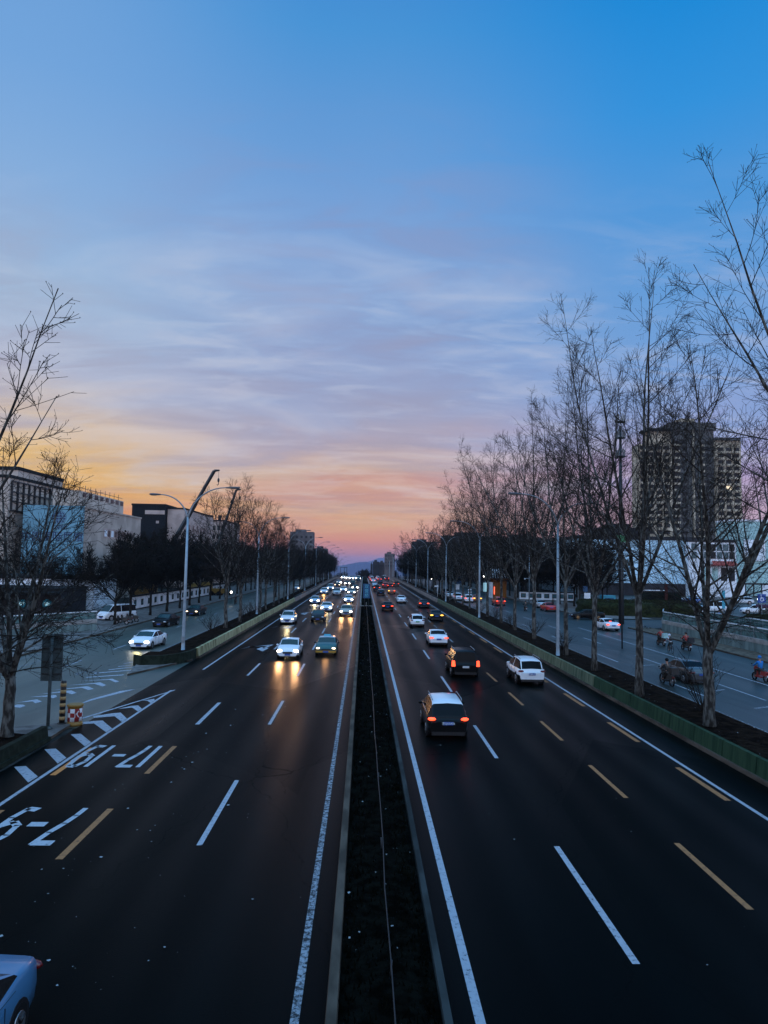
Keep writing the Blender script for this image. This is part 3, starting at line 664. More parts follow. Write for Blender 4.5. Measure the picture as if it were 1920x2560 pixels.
# blue clad building with globe emblem on the left
t = bldg('office_building', 'boxy office with pale blue front, globe emblem and beige side on the left', -58.2, -48, 124, 155, 16.4, 'wall_beige', roofm='wall_beige', parapet_h=.3)
t.location = (-53.1, 124, 0)
a = MB(); a.box(-5.2, 5.1, -.25, -.003, 2.6, 16.75, 'wall_blue'); pn = a.build('front_panel', t)
em = MB(); cx, cz, rr = .9, 14.1 + .6, 1.25
def annul(mb, cx, cz, rx, rz, w, y, m, a0=0, a1=360, n=28):
    for i in range(n):
        p = R(a0 + (a1 - a0) * i / n); q = R(a0 + (a1 - a0) * (i + 1) / n)
        mb.face([(cx + rx * math.cos(p), y, cz + rz * math.sin(p)), (cx + (rx - w) * math.cos(p), y, cz + (rz - w) * math.sin(p)), (cx + (rx - w) * math.cos(q), y, cz + (rz - w) * math.sin(q)), (cx + rx * math.cos(q), y, cz + rz * math.sin(q))], m)
em.face([(cx + rr * 1.05 * math.cos(i * .3142), -.27, cz + rr * .95 * math.sin(i * .3142)) for i in range(20)], 'logo_blue')
for k in (1.0, .55): annul(em, cx, cz, rr * k * 1.0, rr * .9, .09, -.28, 'wall_blue')
for dz in (-.45, 0, .45): em.box(cx - rr * .95 * math.cos(dz), cx + rr * .95 * math.cos(dz), -.285, -.272, cz + dz - .04, cz + dz + .04, 'wall_blue')
em.box(cx - .04, cx + .04, -.29, -.274, cz - rr * .88, cz + rr * .88, 'wall_blue'); em.build('globe_emblem', pn)
for body, sz, z, x in (('CNTC', .95, 12.95, 1.0), ('中国国际展馆', 1.75, 11.3, -.1)):
    o = bpy.data.objects.new('lettering', text_mesh(body, sz, 'logo_blue', 'lettering', bold=.03)); COL.objects.link(o); o.parent = pn; o.location = (x, -.27, z); o.rotation_euler = (R(90), 0, 0)
windows(t, [(10.3 + i * 1.75, 11.9, 1.25, 1.15, 'wall_white' if i in (0, 2) else 'window_dark') for i in range(9)], '+x', 5.1 + .02)
a = MB(); a.box(5.1, 5.16, 9.2, 25.8, 11.6, 13.4, 'wall_greypink'); a.build('window_band', t)
windows(t, [(14, 3.2, 6, 4.2), (24, 3.2, 3, 4.2)], '+x', 5.12)
up = MB(); up.box(-3, 1.6, 6, 30, 16.7, 20.0, 'wall_beige'); up.build('penthouse', t)
windows(t, [(8.5 + i * 2.9, 19.0, 1.6, .8) for i in range(8)], '+x', 1.62)
rl = MB()
for y in range(0, 33, 3):
    for zz in (0,): rl.tube([(1.3, 2 + y * .85, 20), (1.3, 2 + y * .85, 21.2)], .05, 4, 'steel_dark')
rl.tube([(1.3, 2, 20.6), (1.3, 30, 20.6)], .05, 4, 'steel_dark'); rl.build('roof_rail', t)
# long framed building with scaffold screen behind it
t = bldg('exhibition_hall', 'long pale building with a dark lattice screen behind the blue office', -76, -60, 122, 178, 21.2, 'wall_beige', parapet_h=.5)
for i in range(13):
    a = MB(); a.box(8.0, 8.35, .5 + i * 2.1, .7 + i * 2.1, 15.5, 20.8, 'steel_dark'); a.build('screen_post', t)
for z in (15.6, 17.2, 18.8, 20.6): a = MB(); a.box(8.1, 8.3, .4, 26.5, z, z + .18, 'steel_dark'); a.build('screen_rail', t)
t2 = bldg('apartment_block', 'grey block with dark balconies at the left picture edge behind branches', -84, -71.2, 148, 170, 25.6, 'wall_beige', parapet_h=.7)
windows(t2, [(x, z, 2.6, 1.8) for z in (5, 9, 13, 17, 21.2) for x in (-4.5, -.8, 2.9)], 'y')
for z in (8, 12, 16, 20): a = MB(); a.box(-6.3, 6.3, -1.0, -.07, z, z + .7, 'wall_far_dark'); a.build('balcony', t2)
a = MB(); a.box(-6.4, 6.4, -.3, .5, 4, 8.5, 'wall_far_dark'); a.build('canopy', t2)
# black building and lower wings
t = bldg('office_block', 'black slab building with a pale stripe behind the left lamp', -64.5, -55.4, 200, 212, 22.6, 'wall_black', parapet_h=.5)
a = MB(); a.box(-.9, 4.5, -.12, -.004, 20.2, 21.3, 'wall_greypink'); a.build('fascia', t)
windows(t, [(-3.4, 17.3, 1.3, 1.2, 'wall_greypink'), (-3.4, 13.9, 1.3, 1.2, 'wall_greypink'), (-3.5, 10.6, .9, 1.0, 'lit_window'), (2.6, 17.7, .8, .7, 'wall_greypink')], 'y')
t = bldg('office_block', 'stepped beige block joined to the right of the black slab building', -55.2, -50.5, 202, 240, 21.9, 'wall_greypink', parapet_h=.4)
windows(t, [(6 + i * 5, z, 1.6, 1.8) for i in range(6) for z in (11.5, 16)], '+x', 2.38)
t = bldg('office_block', 'lower pinkish block with rooftop boxes beside the crane boom', -58, -47.5, 246, 275, 21.0, 'wall_greypink', parapet_h=.5)
for x in (-3, 0, 3): a = MB(); a.box(x - .5, x + .5, 1, 2, 21.5, 23.2, 'wall_far_dark'); a.build('roof_vent', t)
windows(t, [(-4.5 + i * 1.5, z, .9, 1.5) for i in range(7) for z in (12, 15, 18)], 'y')
# shop row with lit boards beneath the trees
t = bldg('shop_row', 'low dark row of shops with round lit boards behind the left trees', -66, -41, 99, 108, 3.2, 'wall_far_dark', parapet_h=.5)
a = MB(); a.box(-12.7, 12.7, -2.2, -.01, 3.0, 3.25, 'roof_dark'); a.build('awning', t)
for i, x in enumerate((-1.2, 3.6, 7.4, 10.8)):
    a = MB(); a.lathe([(0.01, -.08), (.62, -.08), (.62, .06), (.01, .06)], 18, 'sign_cyan'); o = a.build('shop_sign', t); o.rotation_euler = (R(90), 0, 0); o.location = (x, -.25, 1.6)
    b = MB(); b.box(-.38, .38, -.22, .22, .07, .09, 'lit_pane'); b.build('sign_face', o)
t = bldg('canteen', 'low pale building with flat grey roof below the blue office', -62, -41, 111, 121, 4.6, 'wall_white', parapet_h=.5)
windows(t, [(x, 1.2, 2.4, 1.6) for x in (-8, -4, 0, 4, 8)], 'y')
# white garden wall with framed openings (left) and its twin on the right
def garden_wall(label, x0, x1, y0, y1, n, h, px):
    d = Vector((x1 - x0, y1 - y0, 0)); Ln = d.length
    t = thing('garden_wall', label, 'wall', (x0, y0, 0), math.atan2(d.y, d.x))
    a = MB(); a.box(0, Ln, -.12, .12, 0, h, 'wall_white'); a.build('panel', t)
    a = MB(); a.box(-.1, Ln + .1, -.22, .22, h, h + .22, 'roof_dark'); a.build('coping', t)
    a = MB(); a.box(0, Ln, -.15, -.125, 0, .3, 'kerb_dark'); a.build('plinth', t)
    for i in range(n):
        u = (i + .5) * Ln / n; f = MB(); f.box(u - .55, u + .55, -.16, -.125, .7, 1.65, 'kerb_dark'); fo = f.build('lattice_window', t); q = MB(); q.box(u - .38, u + .38, -.185, -.162, .85, 1.5, 'window_teal'); q.build('pane', fo)
garden_wall('long white garden wall with small framed windows beyond the left pavement', -34.8, -33.5, 109, 176, 20, 2.1, 0)
garden_wall('white garden wall with small dark windows beyond the right service road', 35.2, 46.5, 161, 157, 7, 1.95, 0)
# gate house with orange door
t = thing('gate_house', 'small gate house with orange wooden doors and white side posts', 'gate', (31.9, 172, 0))
a = MB(); a.box(-1.3, -.75, 0, 3, 0, 3.7, 'wall_white'); a.build('side_wall', t)
a = MB(); a.box(-.7, 2.6, .3, 3, 0, 4.2, 'wood_orange'); a.build('door', t)
a = MB(); a.box(-.45, -.25, .2, .29, .8, 2.6, 'lit_red'); a.build('lantern_strip', t)
a = MB(); a.box(-1.8, 3.2, -.8, 4, 4.4, 4.6, 'wood_orange'); a.build('eaves', t)
a = MB(); random.seed(1)
a.face([(-2, -1, 4.62), (3.4, -1, 4.62), (2.6, 1.4, 6.9), (-1.2, 1.4, 6.9)], 'roof_dark'); a.face([(-2, 4.2, 4.62), (3.4, 4.2, 4.62), (2.6, 1.5, 6.9), (-1.2, 1.5, 6.9)], 'roof_dark')
a.face([(3.4, -1, 4.62), (3.4, 4.2, 4.62), (2.6, 1.5, 6.9), (2.6, 1.4, 6.9)], 'roof_dark'); a.face([(-2, -1, 4.62), (-2, 4.2, 4.62), (-1.2, 1.5, 6.9), (-1.2, 1.4, 6.9)], 'roof_dark'); r_ = a.build('roof', t)
for i in range(8): a = MB(); x = -1.5 + i * .6; a.tube([(x, -.95, 4.75), (x * .78 + .1, 1.3, 6.95)], .07, 5, 'wall_white'); a.build('roof_ridge', r_)
# mall podium, glass corner, bathroom shop, tower
t = bldg('shopping_mall', 'wide pale blue windowless mall front below the tower', 60, 98, 200, 240, 15.6, 'wall_mall', roofm='wall_far_dark', parapet_h=1.0)
a = MB(); a.box(-19, 19, -.5, -.01, 0, 3.4, 'wall_far_dark'); a.build('base_course', t)
for x in range(-16, 19, 4): a = MB(); a.box(x - .03, x + .03, -.06, -.004, 3.5, 15.4, 'wall_teal'); a.build('panel_joint', t)
t = bldg('glass_wing', 'glazed corner wing with a pink canopy between the mall and the bath shop', 90.5, 104, 197.5, 199.7, 15.2, 'wall_white', roofm='wall_far_dark', parapet_h=.8)
windows(t, [(x, z, 1.5, 1.9, m_) for x, m_ in ((-5.2, 'window_teal'), (-3.4, 'wall_white'), (-1.6, 'window_teal'), (.2, 'window_dark'), (2.0, 'window_teal'), (3.8, 'window_teal'), (5.5, 'window_dark')) for z in (10.6, 12.8)], 'y')
windows(t, [(x, 4.5, 1.7, 3.6, m_) for x, m_ in ((-5, 'wall_white'), (-2.2, 'wall_teal'), (.6, 'wall_teal'), (3.2, 'window_dark'), (5.4, 'wall_far_dark'))], 'y')
a = MB(); a.box(-.6, 6.6, -1.6, -.01, 8.7, 9.0, 'roof_red'); a.face([(-.6, -1.6, 9.01), (6.6, -1.6, 9.01), (6.2, -.05, 10.0), (-.2, -.05, 10.0)], 'roof_red'); a.build('canopy', t)
t = bldg('shop_building', 'pale green shop block with a white letter board at the right edge', 104.15, 137, 199.9, 209, 21.4, 'wall_teal', roofm='wall_white', parapet_h=.5)
a = MB(); a.box(-13.25, -7.1, -.35, -.02, 10.2, 16.2, 'wall_white'); bd_ = a.build('letter_board', t)
o = bpy.data.objects.new('lettering', text_mesh('TOTO', 2.15, 'ink_dark', 'lettering', bold=.03)); COL.objects.link(o); o.parent = bd_; o.location = (-10.2, -.37, 13.2); o.rotation_euler = (R(90), 0, 0); o.scale = (.95, 1, 1)
a = MB(); a.box(-15.4, 15.4, -.12, -.01, 3.6, 4.0, 'wall_far_dark'); a.build('fascia', t)
windows(t, [(-14 + i * 2.3, .3, 1.9, 3.2, 'wall_teal' if i % 3 else 'wall_white') for i in range(12)], 'y', -.05, name='shop_window')
a = MB(); a.box(-15.4, 15.4, -.04, -.003, 0, 3.6, 'wall_far_dark'); a.build('shopfront', t)
# residential tower
t = thing('residential_tower', 'tall brownish apartment tower with rows of balconies above the mall', 'tower', (152, 330, -.9))
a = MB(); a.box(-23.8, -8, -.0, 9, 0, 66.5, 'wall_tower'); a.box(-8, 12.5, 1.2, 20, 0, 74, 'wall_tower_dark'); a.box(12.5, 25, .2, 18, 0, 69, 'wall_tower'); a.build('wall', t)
a = MB(); a.box(-18.5, -8.02, 1, 8.5, 66.5, 73.0, 'wall_tower'); a.box(-20, -8.03, -.3, 9, 73.0, 74.2, 'roof_dark'); a.box(-8, 13.5, .6, 20, 74, 77.5, 'wall_tower_dark'); a.box(12.6, 24.6, -.4, 19, 69, 70.4, 'wall_tower_dark'); a.box(-2, 5, 4, 14, 77.5, 80, 'wall_tower'); a.build('roof', t)
cols = [-22, -18.2, -14.4, -10.6, -5.5, -1.6, 6.2, 10, 15.2, 19, 22.8]
bal = MB(); bal.box(-1.5, 1.5, -.9, -.02, 0, .95, 'wall_tower'); bal.box(-1.5, 1.5, -.85, -.02, .95, 1.0, 'wall_tower_dark'); bm = bal.mesh('balcony')
win = MB(); win.box(-1.25, 1.25, -.14, -.01, 0, 1.75, 'window_dark'); wm = win.mesh('window')
wl = MB(); wl.box(-1.25, 1.25, -.14, -.01, 0, 1.75, 'lit_window'); wlm = wl.mesh('window')
cnt = 0; rest = MB(); restb = MB(); random.seed(12)
for fl in range(21, -1, -1):
    for ci, x in enumerate(cols):
        z = 3 + fl * 3.05
        if ci in (4, 5, 6, 7) and z > 72: continue
        if ci not in (4, 5, 6, 7) and z > 64.5: continue
        yo = 1.2 if ci in (4, 5, 6, 7) else (.2 if ci > 7 else 0)
        if cnt < 98:
            o = bpy.data.objects.new('window', wlm if (fl, ci) in ((12, 10), (14, 9)) else wm); COL.objects.link(o); o.parent = t; o.location = (x, yo, z)
            if ci % 2 == 0 or ci > 7:
                o2 = bpy.data.objects.new('balcony', bm); COL.objects.link(o2); o2.parent = t; o2.location = (x, yo, z - 1.0)
        else:
            rest.box(x - 1.25, x + 1.25, yo - .14, yo - .01, z, z + 1.75, 'window_dark')
            if ci % 2 == 0 or ci > 7: restb.box(x - 1.5, x + 1.5, yo - .9, yo - .02, z - 1, z - .05, 'wall_tower')
        cnt += 1
o = rest.build('lower_windows', t); o['kind'] = 'stuff'; o = restb.build('lower_balconies', t); o['kind'] = 'stuff'
for x in (-20.1, -12.5, 2.3, 13, 17.1): a = MB(); a.box(x - .25, x + .25, -.35, -.005 if not -8 < x < 12.5 else 1.19, 0, 66 if not -8 < x < 12.5 else 74, 'wall_tower'); a.build('pilaster', t)
# distant blocks
def far_bldg(label, x0, x1, y, h, m, wn=4, dep=14, step=3.2):
    zb = g(y); t = thing('distant_building', label, 'building', ((x0 + x1) / 2, y, zb)); X = (x1 - x0) / 2
    a = MB(); a.box(-X, X, 0, dep, -6, h - zb, m); a.build('wall', t)
    a = MB(); a.box(-X * .55, X * .3, 2, dep - 2, h - zb, h - zb + 1.6, m); a.build('roof_box', t)
    rects = []; z = 4 - zb; k = 0
    while z < h - zb - 2 and len(rects) < 90:
        rects += [(-X + (i + .5) * 2 * X / wn, z, 2 * X / wn * .45, 1.5) for i in range(wn)]; z += step
    windows(t, rects, 'y')
far_bldg('grey tower block with flat roof above the left trees near the road', -49.5, -34, 480, 27.5, 'wall_far', 5)
far_bldg('lower dark block to the right of the grey tower beyond the left trees', -33.5, -24.5, 480, 16.5, 'wall_far_dark', 4)
far_bldg('dark slab block with flat roof behind the right hand trees', 37, 64, 330, 21, 'wall_far_dark', 7)
far_bldg('second dark slab block behind the right hand trees', 66, 84, 330, 20.5, 'wall_far_dark', 5)
far_bldg('dark flat roofed block left of the brownish tower', 100, 121, 300, 24.5, 'wall_far_dark', 6)
far_bldg('domed dark building beyond the right hand trees by the road', 34, 49, 500, 23.0, 'wall_far_dark', 4)
far_bldg('narrow dark slab nearest the mountain on the right', 7, 8.8, 700, 6.2, 'wall_far_dark', 1)
far_bldg('dark stepped block third from the right of the distant row', 9.2, 15.2, 700, 8.6, 'wall_far_dark', 3)
far_bldg('long pinkish block in the distant row right of the mountain', 15.3, 21, 705, 8.0, 'wall_far_pink', 5)
far_bldg('tall pale tower block at the right end of the distant row', 20.4, 30, 690, 16.6, 'wall_far_pink', 4)
far_bldg('dark low block at the far left behind the shop row', -96, -66, 190, 15, 'wall_far_dark', 8)

# mountains
def ridge(name, pts, y, m, base, dep):
    a = MB(); random.seed(7); up_ = []; 
    for (x0, z0), (x1, z1) in zip(pts[:-1], pts[1:]):
        for k in range(6): u = k / 6; up_.append((x0 + (x1 - x0) * u, z0 + (z1 - z0) * u + random.uniform(-3, 3)))
    up_.append(pts[-1])
    for (xa, za), (xb, zb) in zip(up_[:-1], up_[1:]):
        rows = 5
        for k in range(rows):
            u0, u1 = k / rows, (k + 1) / rows
            f0 = 1 - u0 ** 1.3; f1 = 1 - u1 ** 1.3
            a.face([(xa, y - dep * u0, base + (za - base) * f0), (xb, y - dep * u0, base + (zb - base) * f0), (xb, y - dep * u1, base + (zb - base) * f1), (xa, y - dep * u1, base + (za - base) * f1)], m, True)
        a.face([(xa, y, za), (xb, y, zb), (xb, y + dep, base), (xa, y + dep, base)], m, True)
    struct(a, name)
ridge('mountain_ridge', [(-1600, -110), (-900, -70), (-500, -52), (-233, -40), (-111, -6), (-40, 6), (19, 12), (60, 2), (110, -20), (300, -40), (900, -90)], 7000, 'mountain_haze_blue', -125, 900)
ridge('mountain_ridge_far', [(-900, -130), (-300, -40), (60, 10), (230, 72), (420, 60), (900, 20), (1500, -130)], 10500, 'mountain_haze_pale', -190, 900)

# cranes
def crane(label, x, y, p0, p1, w):
    t = thing('mobile_crane', label, 'crane', (x, y, 0))
    a = MB(); a.box(-3, 4.5, -1.2, 1.2, .6, 1.6, 'yellow_paint'); a.box(-3.2, -1.4, -1.1, 1.1, 1.6, 2.7, 'yellow_paint', .15); a.build('carrier', t)
    a = MB(); a.box(-.6, 1.6, -1, 1, 1.6, 3.0, 'yellow_paint', .1); a.build('cab', t)
    for xx in (-2.2, -.8, 1.8, 3.4):
        for yy in (-1.2, 1.2): b = MB(); b.tube([(xx, yy - .15, .55), (xx, yy + .15, .55)], .55, 12, 'rubber'); b.build('wheel', t)
    A, B = Vector(p0), Vector(p1); d = (B - A).normalized()
    a = MB(); a.tube([A, A.lerp(B, .4)], [w, w], 4, 'steel_dark', smooth=False); a.tube([A.lerp(B, .4), A.lerp(B, .72)], [w * .82] * 2, 4, 'steel_dark', smooth=False); a.tube([A.lerp(B, .72), B], [w * .62] * 2, 4, 'steel_dark', smooth=False)
    a.tube([B, B + Vector((1.0, 0, .1))], [.28, .16], 6, 'steel_dark'); a.build('boom', t)
    tip = B + Vector((.85, 0, 0)); a = MB(); a.tube([tip, tip - Vector((0, 0, 1.5))], .03, 4, 'steel_dark'); a.build('cable', t)
    a = MB(); h0 = tip - Vector((0, 0, 1.5)); a.ell((h0.x, h0.y, h0.z - .35), (.22, .15, .45), 'steel_dark', 8, 6)
    a.tube([(h0.x, h0.y, h0.z - .7), (h0.x + .05, h0.y, h0.z - 1.1), (h0.x - .18, h0.y, h0.z - 1.35), (h0.x - .35, h0.y, h0.z - 1.15)], [.06, .08, .08, .03], 6, 'steel_dark'); a.build('hook', t)
crane('larger mobile crane with its long dark boom crossing the left lamp', -41.5, 140, (0, 0, 2.6), (12.0, 0, 25.3), .55)
crane('smaller mobile crane with slender boom right of the larger crane', -35.0, 160, (0, 0, 2.6), (6.3, 0, 23.6), .42)

# glass balustrades beside both service roads
def balustrade(label, pts, zt, plinth, n):
    t = thing('balustrade', label, 'railing', (pts[0][0], pts[0][1], 0)); ox, oy = pts[0]
    a = MB(); b = MB(); cpg = MB(); gl = MB()
    for (xa, ya), (xb, yb) in zip(pts[:-1], pts[1:]):
        xa -= ox; xb -= ox; ya -= oy; yb -= oy
        d = Vector((xb - xa, yb - ya, 0)); L_ = d.length; d.normalize(); nrm = Vector((-d.y, d.x, 0)) * .14
        def slab(mb, z0, z1, k, m, e=0):
            q = [(xa - d.x * e + nrm.x * k, ya - d.y * e + nrm.y * k), (xa - d.x * e - nrm.x * k, ya - d.y * e - nrm.y * k), (xb + d.x * e - nrm.x * k, yb + d.y * e - nrm.y * k), (xb + d.x * e + nrm.x * k, yb + d.y * e + nrm.y * k)]
            bb = len(mb.v); mb.v += [(x, y, z0) for x, y in q] + [(x, y, z1) for x, y in q]
            for f in ((0, 1, 2, 3), (7, 6, 5, 4), (0, 4, 5, 1), (1, 5, 6, 2), (2, 6, 7, 3), (3, 7, 4, 0)): mb.f.append(tuple(bb + i for i in f)); mb.m.append(mb.mi(m)); mb.sm.append(False)
        slab(a, 0, plinth, 1, 'concrete_t'); slab(cpg, plinth + .002, plinth + .42, 1.25, 'concrete', .03)
        slab(gl, plinth + .47, zt - .12, .12, 'glass_rail'); slab(b, zt - .1, zt, .5, 'white_paint', .05)
        k = max(2, int(L_ / n))
        for i in range(k + 1):
            u = L_ * i / k; b.box(xa + d.x * u - .04, xa + d.x * u + .04, ya + d.y * u - .04, ya + d.y * u + .04, plinth + .42, zt - .1, 'steel_grey')
        slab(b, zt - .42, zt - .37, .3, 'steel_grey')
    a.build('plinth', t); cpg.build('coping', t); gl.build('glass_panel', t); b.build('handrail', t)
mat('concrete_t', (.13, .18, .18), .85, var=.25, vscale=1.2, stretch=(1, 1, .3)); mat('glass_rail', (.07, .14, .14), .25, spec=.6, var=.3, vscale=1.5)
balustrade('glass balustrade on a grey wall along the right subway ramp', [(37.6, -30), (37.6, 66), (37.9, 90), (40.5, 96)], 2.45, .95, 2.4)
balustrade('second glass balustrade across the right subway ramp', [(43.5, 60), (43.5, 92), (47, 97)], 2.5, .6, 2.4)
balustrade('teal glass balustrade at the left subway entrance', [(-48, 50), (-34.9, 70.7), (-28.9, 79.2)], 2.2, .9, 2.2)
# clipped hedge island on the right
def hedge(name, label, cx, cy, rx, ry, h, seed):
    random.seed(seed); a = MB(); nu, nv = 40, 6; base = 0
    for i in range(nv + 1):
        zz = h * min(1, i / (nv - 2)) if i <= nv - 2 else h; k = 1.0 if i <= nv - 3 else (.97 if i == nv - 2 else (.6 if i == nv - 1 else .02))
        for j in range(nu):
            q = 2 * math.pi * j / nu; r = k * (1 + random.uniform(-.025, .025)); a.v.append((math.copysign(abs(math.cos(q)) ** .7, math.cos(q)) * rx * r, math.copysign(abs(math.sin(q)) ** .7, math.sin(q)) * ry * r, zz + random.uniform(-.05, .05)))
    for i in range(nv):
        for j in range(nu): p = i * nu + j; q = i * nu + (j + 1) % nu; a.f.append((p, q, q + nu, p + nu)); a.m.append(a.mi('hedge_green')); a.sm.append(True)
    for i in range(3000):
        q = random.random() * 6.283; r = random.random() ** .5; x = math.copysign(abs(math.cos(q)) ** .7, math.cos(q)) * rx * r; y = math.copysign(abs(math.sin(q)) ** .7, math.sin(q)) * ry * r; z = h + random.uniform(-.05, .1) if r < .95 else random.uniform(.1, h); s = random.uniform(.06, .14)
        a.face([(x - s, y, z), (x + s, y + random.uniform(-s, s), z + random.uniform(-s, s) * .4), (x, y, z + s)], 'hedge_green')
    o = a.build(name, loc=(cx, cy, 0)); tag(o, label, 'hedge')
hedge('clipped_hedge', 'large clipped hedge with flat olive top at the right junction', 46.5, 121, 9.8, 7, 2.1, 1)
hedge('clipped_hedge', 'narrow clipped hedge behind the right glass balustrade', 62, 99, 9, 1.6, 1.5, 2)
# things around the right junction
t = thing('billboard_frame', 'dark board frame with red posts and rail behind the big hedge', 'billboard', (52.2, 129, 0))
for x in (-2.7, 2.7): a = MB(); a.box(x - .25, x + .25, -.2, .2, 0, 5.0, 'post_brick'); a.build('post', t)
a = MB(); a.box(-2.4, 2.4, -.12, .12, 4.0, 4.35, 'wall_far_dark'); a.box(-2.4, 2.4, -.1, .1, 3.72, 3.86, 'wall_white'); a.build('top_rail', t)
a = MB(); a.box(-2.4, 5.5, -.05, .05, .8, 3.5, 'leaf_dark'); a.build('panel', t)
t = thing('site_container', 'blue container box standing behind the big hedge', 'container', (51.4, 150, 0))
a = MB(); a.box(-1.3, 1.3, -1.2, 1.2, .1, 1.9, 'sign_cyan'); a.build('body', t); a = MB(); a.box(-.9, .9, -1.25, -1.203, .7, 1.4, 'sign_blue'); a.build('side_panel', t)
for x in (-1.1, 1.1): a = MB(); a.box(x - .1, x + .1, -1.2, 1.2, -.02, .1, 'steel_dark'); a.build('skid', t)
def post_sign(name, label, x, y, h, boards, cat='sign', pm='steel_pale'):
    t = thing(name, label, cat, (x, y, 0)); a = MB(); a.tube([(0, 0, 0), (0, 0, h)], .05, 8, pm); a.build('post', t)
    for (x0, x1, z0, z1, m) in boards: a = MB(); a.box(x0, x1, -.1, -.055, z0, z1, m); a.build('board', t)
    return t
post_sign('road_sign', 'small blue square sign over a white plate left of the hedge', 39.5, 127, 4.4, [(-.4, .4, 3.4, 4.4, 'sign_blue'), (-.2, .9, 2.2, 3.2, 'wall_white')])
t = post_sign('parking_sign', 'deep blue disabled parking sign above the bus shelter on the right', 55.6, 99, 4.6, [(-.6, .6, 3.3, 4.5, 'plate_blue')])
a = MB(); annul(a, 0, 3.75, .26, .26, .07, -.115, 'ink_white'); a.box(-.14, -.06, -.12, -.112, 3.8, 4.25, 'ink_white'); a.box(-.1, .2, -.121, -.113, 3.95, 4.02, 'ink_white'); a.box(.12, .32, -.122, -.114, 3.62, 3.7, 'ink_white'); a.ell((-.1, -.11, 4.35), (.07, .01, .07), 'ink_white', 8, 5); a.build('wheelchair_symbol', t)
post_sign('banner_sign', 'slim light blue pointed banner beside the blue parking sign', 50.2, 99, 5.0, [(-.22, .22, 2.4, 4.9, 'sign_cyan')])
post_sign('direction_sign', 'blue square sign over a white plate deep in the right side road', 24.4, 184, 5.0, [(-.9, 1.0, 2.9, 4.9, 'sign_blue'), (-.8, .3, 1.4, 2.7, 'wall_white')])
post_sign('lightbox_sign', 'pale turquoise light box beside the white gate post', 29.0, 170, 4.0, [(-.5, .55, 1.5, 3.6, 'lit_pane')])
post_sign('bus_stop_sign', 'white striped plate stack on a post between the right trunks', 22.3, 150, 3.0, [(-.35, .35, .5 + k * .5, .72 + k * .5, 'wall_white') for k in range(5)])
post_sign('camera_pole', 'short white pole with T shaped head beside the right parapet', 17.2, 166, 3.0, [(-.7, .2, 2.55, 2.85, 'wall_white')], 'pole', 'white_paint')
post_sign('road_sign', 'large dim blue sign board behind the right parapet', 24, 250, 6.0, [(-1.6, 1.6, 2.2, 5.0, 'sign_blue')])
post_sign('road_sign', 'smaller blue sign board nearest the distant towers on the right', 20.5, 345, 5.5, [(-1.6, 1.6, 1.6, 4.9, 'sign_blue')])
t = thing('bus_shelter', 'bus shelter with purple roof edge before the parked cars', 'shelter', (61, 101, 0))
a = MB(); a.box(-4.6, 4.6, -.9, .9, 2.55, 2.95, 'shelter_purple'); a.build('roof', t)
for x in (-4.2, -1.4, 1.4, 4.2): a = MB(); a.box(x - .07, x + .07, .5, .64, 0, 2.55, 'steel_dark'); a.build('post', t)
a = MB(); a.box(-4.1, 4.1, .53, .58, .5, 2.2, 'glass_rail'); a.build('back_panel', t)
a = MB(); a.box(.2, .9, .40, .5, .7, 2.1, 'lit_window'); a.build('advert_light', t)
t = thing('recycling_bin', 'blue and white bin standing behind the right balustrade', 'bin', (46.0, 97, 0))
a = MB(); a.box(-.6, .6, -.3, .3, 0, 1.35, 'sign_blue', .04); a.box(-.65, .65, -.35, .35, 1.35, 1.5, 'white_paint'); a.build('body', t); a = MB(); a.box(-.4, .4, -.33, -.301, .5, 1.1, 'white_paint'); a.build('label_plate', t)
t = thing('litter_bin', 'plain blue bin right of the blue and white bin', 'bin', (51.0, 98.5, 0)); a = MB(); a.box(-.45, .45, -.3, .3, 0, 1.4, 'sign_blue', .03); a.build('body', t); a = MB(); a.box(-.5, .5, -.35, .35, 1.4, 1.5, 'steel_dark'); a.build('lid', t)
# gantry on the far left road
t = thing('sign_gantry', 'dark portal gantry over the far left lanes near the mountain', 'gantry', (-11.2, 420, g(420)))
for x in (-2.2, 0, 1.5): a = MB(); a.tube([(x, 0, 0), (x, 0, 6.3)], .16, 8, 'steel_dark'); a.build('post', t)
a = MB(); a.box(-2.4, 1.8, -.15, .15, 6.1, 6.4, 'steel_dark'); a.build('beam', t)
t = thing('round_sign', 'pale round sign on a pole at the end of the left trees', 'sign', (-16.2, 300, 0)); a = MB(); a.tube([(0, 0, 0), (0, 0, 5)], .07, 6, 'steel_pale'); a.build('post', t); a = MB(); a.tube([(0, -.12, 4.3), (0, -.08, 4.3)], .8, 16, 'wall_teal'); a.build('disc', t)
for i, (x, y, z, nm) in enumerate([(19.5, 205, 3.4, 'bright round lamp glowing at the far end of the right tree row'), (27.0, 160, 5.2, 'small bright lamp hanging dark between right hand trunks'), (-24, 132, 2.0, 'lone bright lamp low between the left trunks'), (56.3, 101, 3.6, 'bright white lamp beside the blue parking sign')]):
    t = thing('small_lamp', nm, 'lamp', (x, y, 0)); a = MB(); a.tube([(0, 0, 0), (0, 0, z)], .04, 5, 'steel_dark'); a.build('post', t); a = MB(); a.ell((0, -.05, z + .1), (.2, .2, .2), 'lit_white', 10, 6); a.build('globe', t)

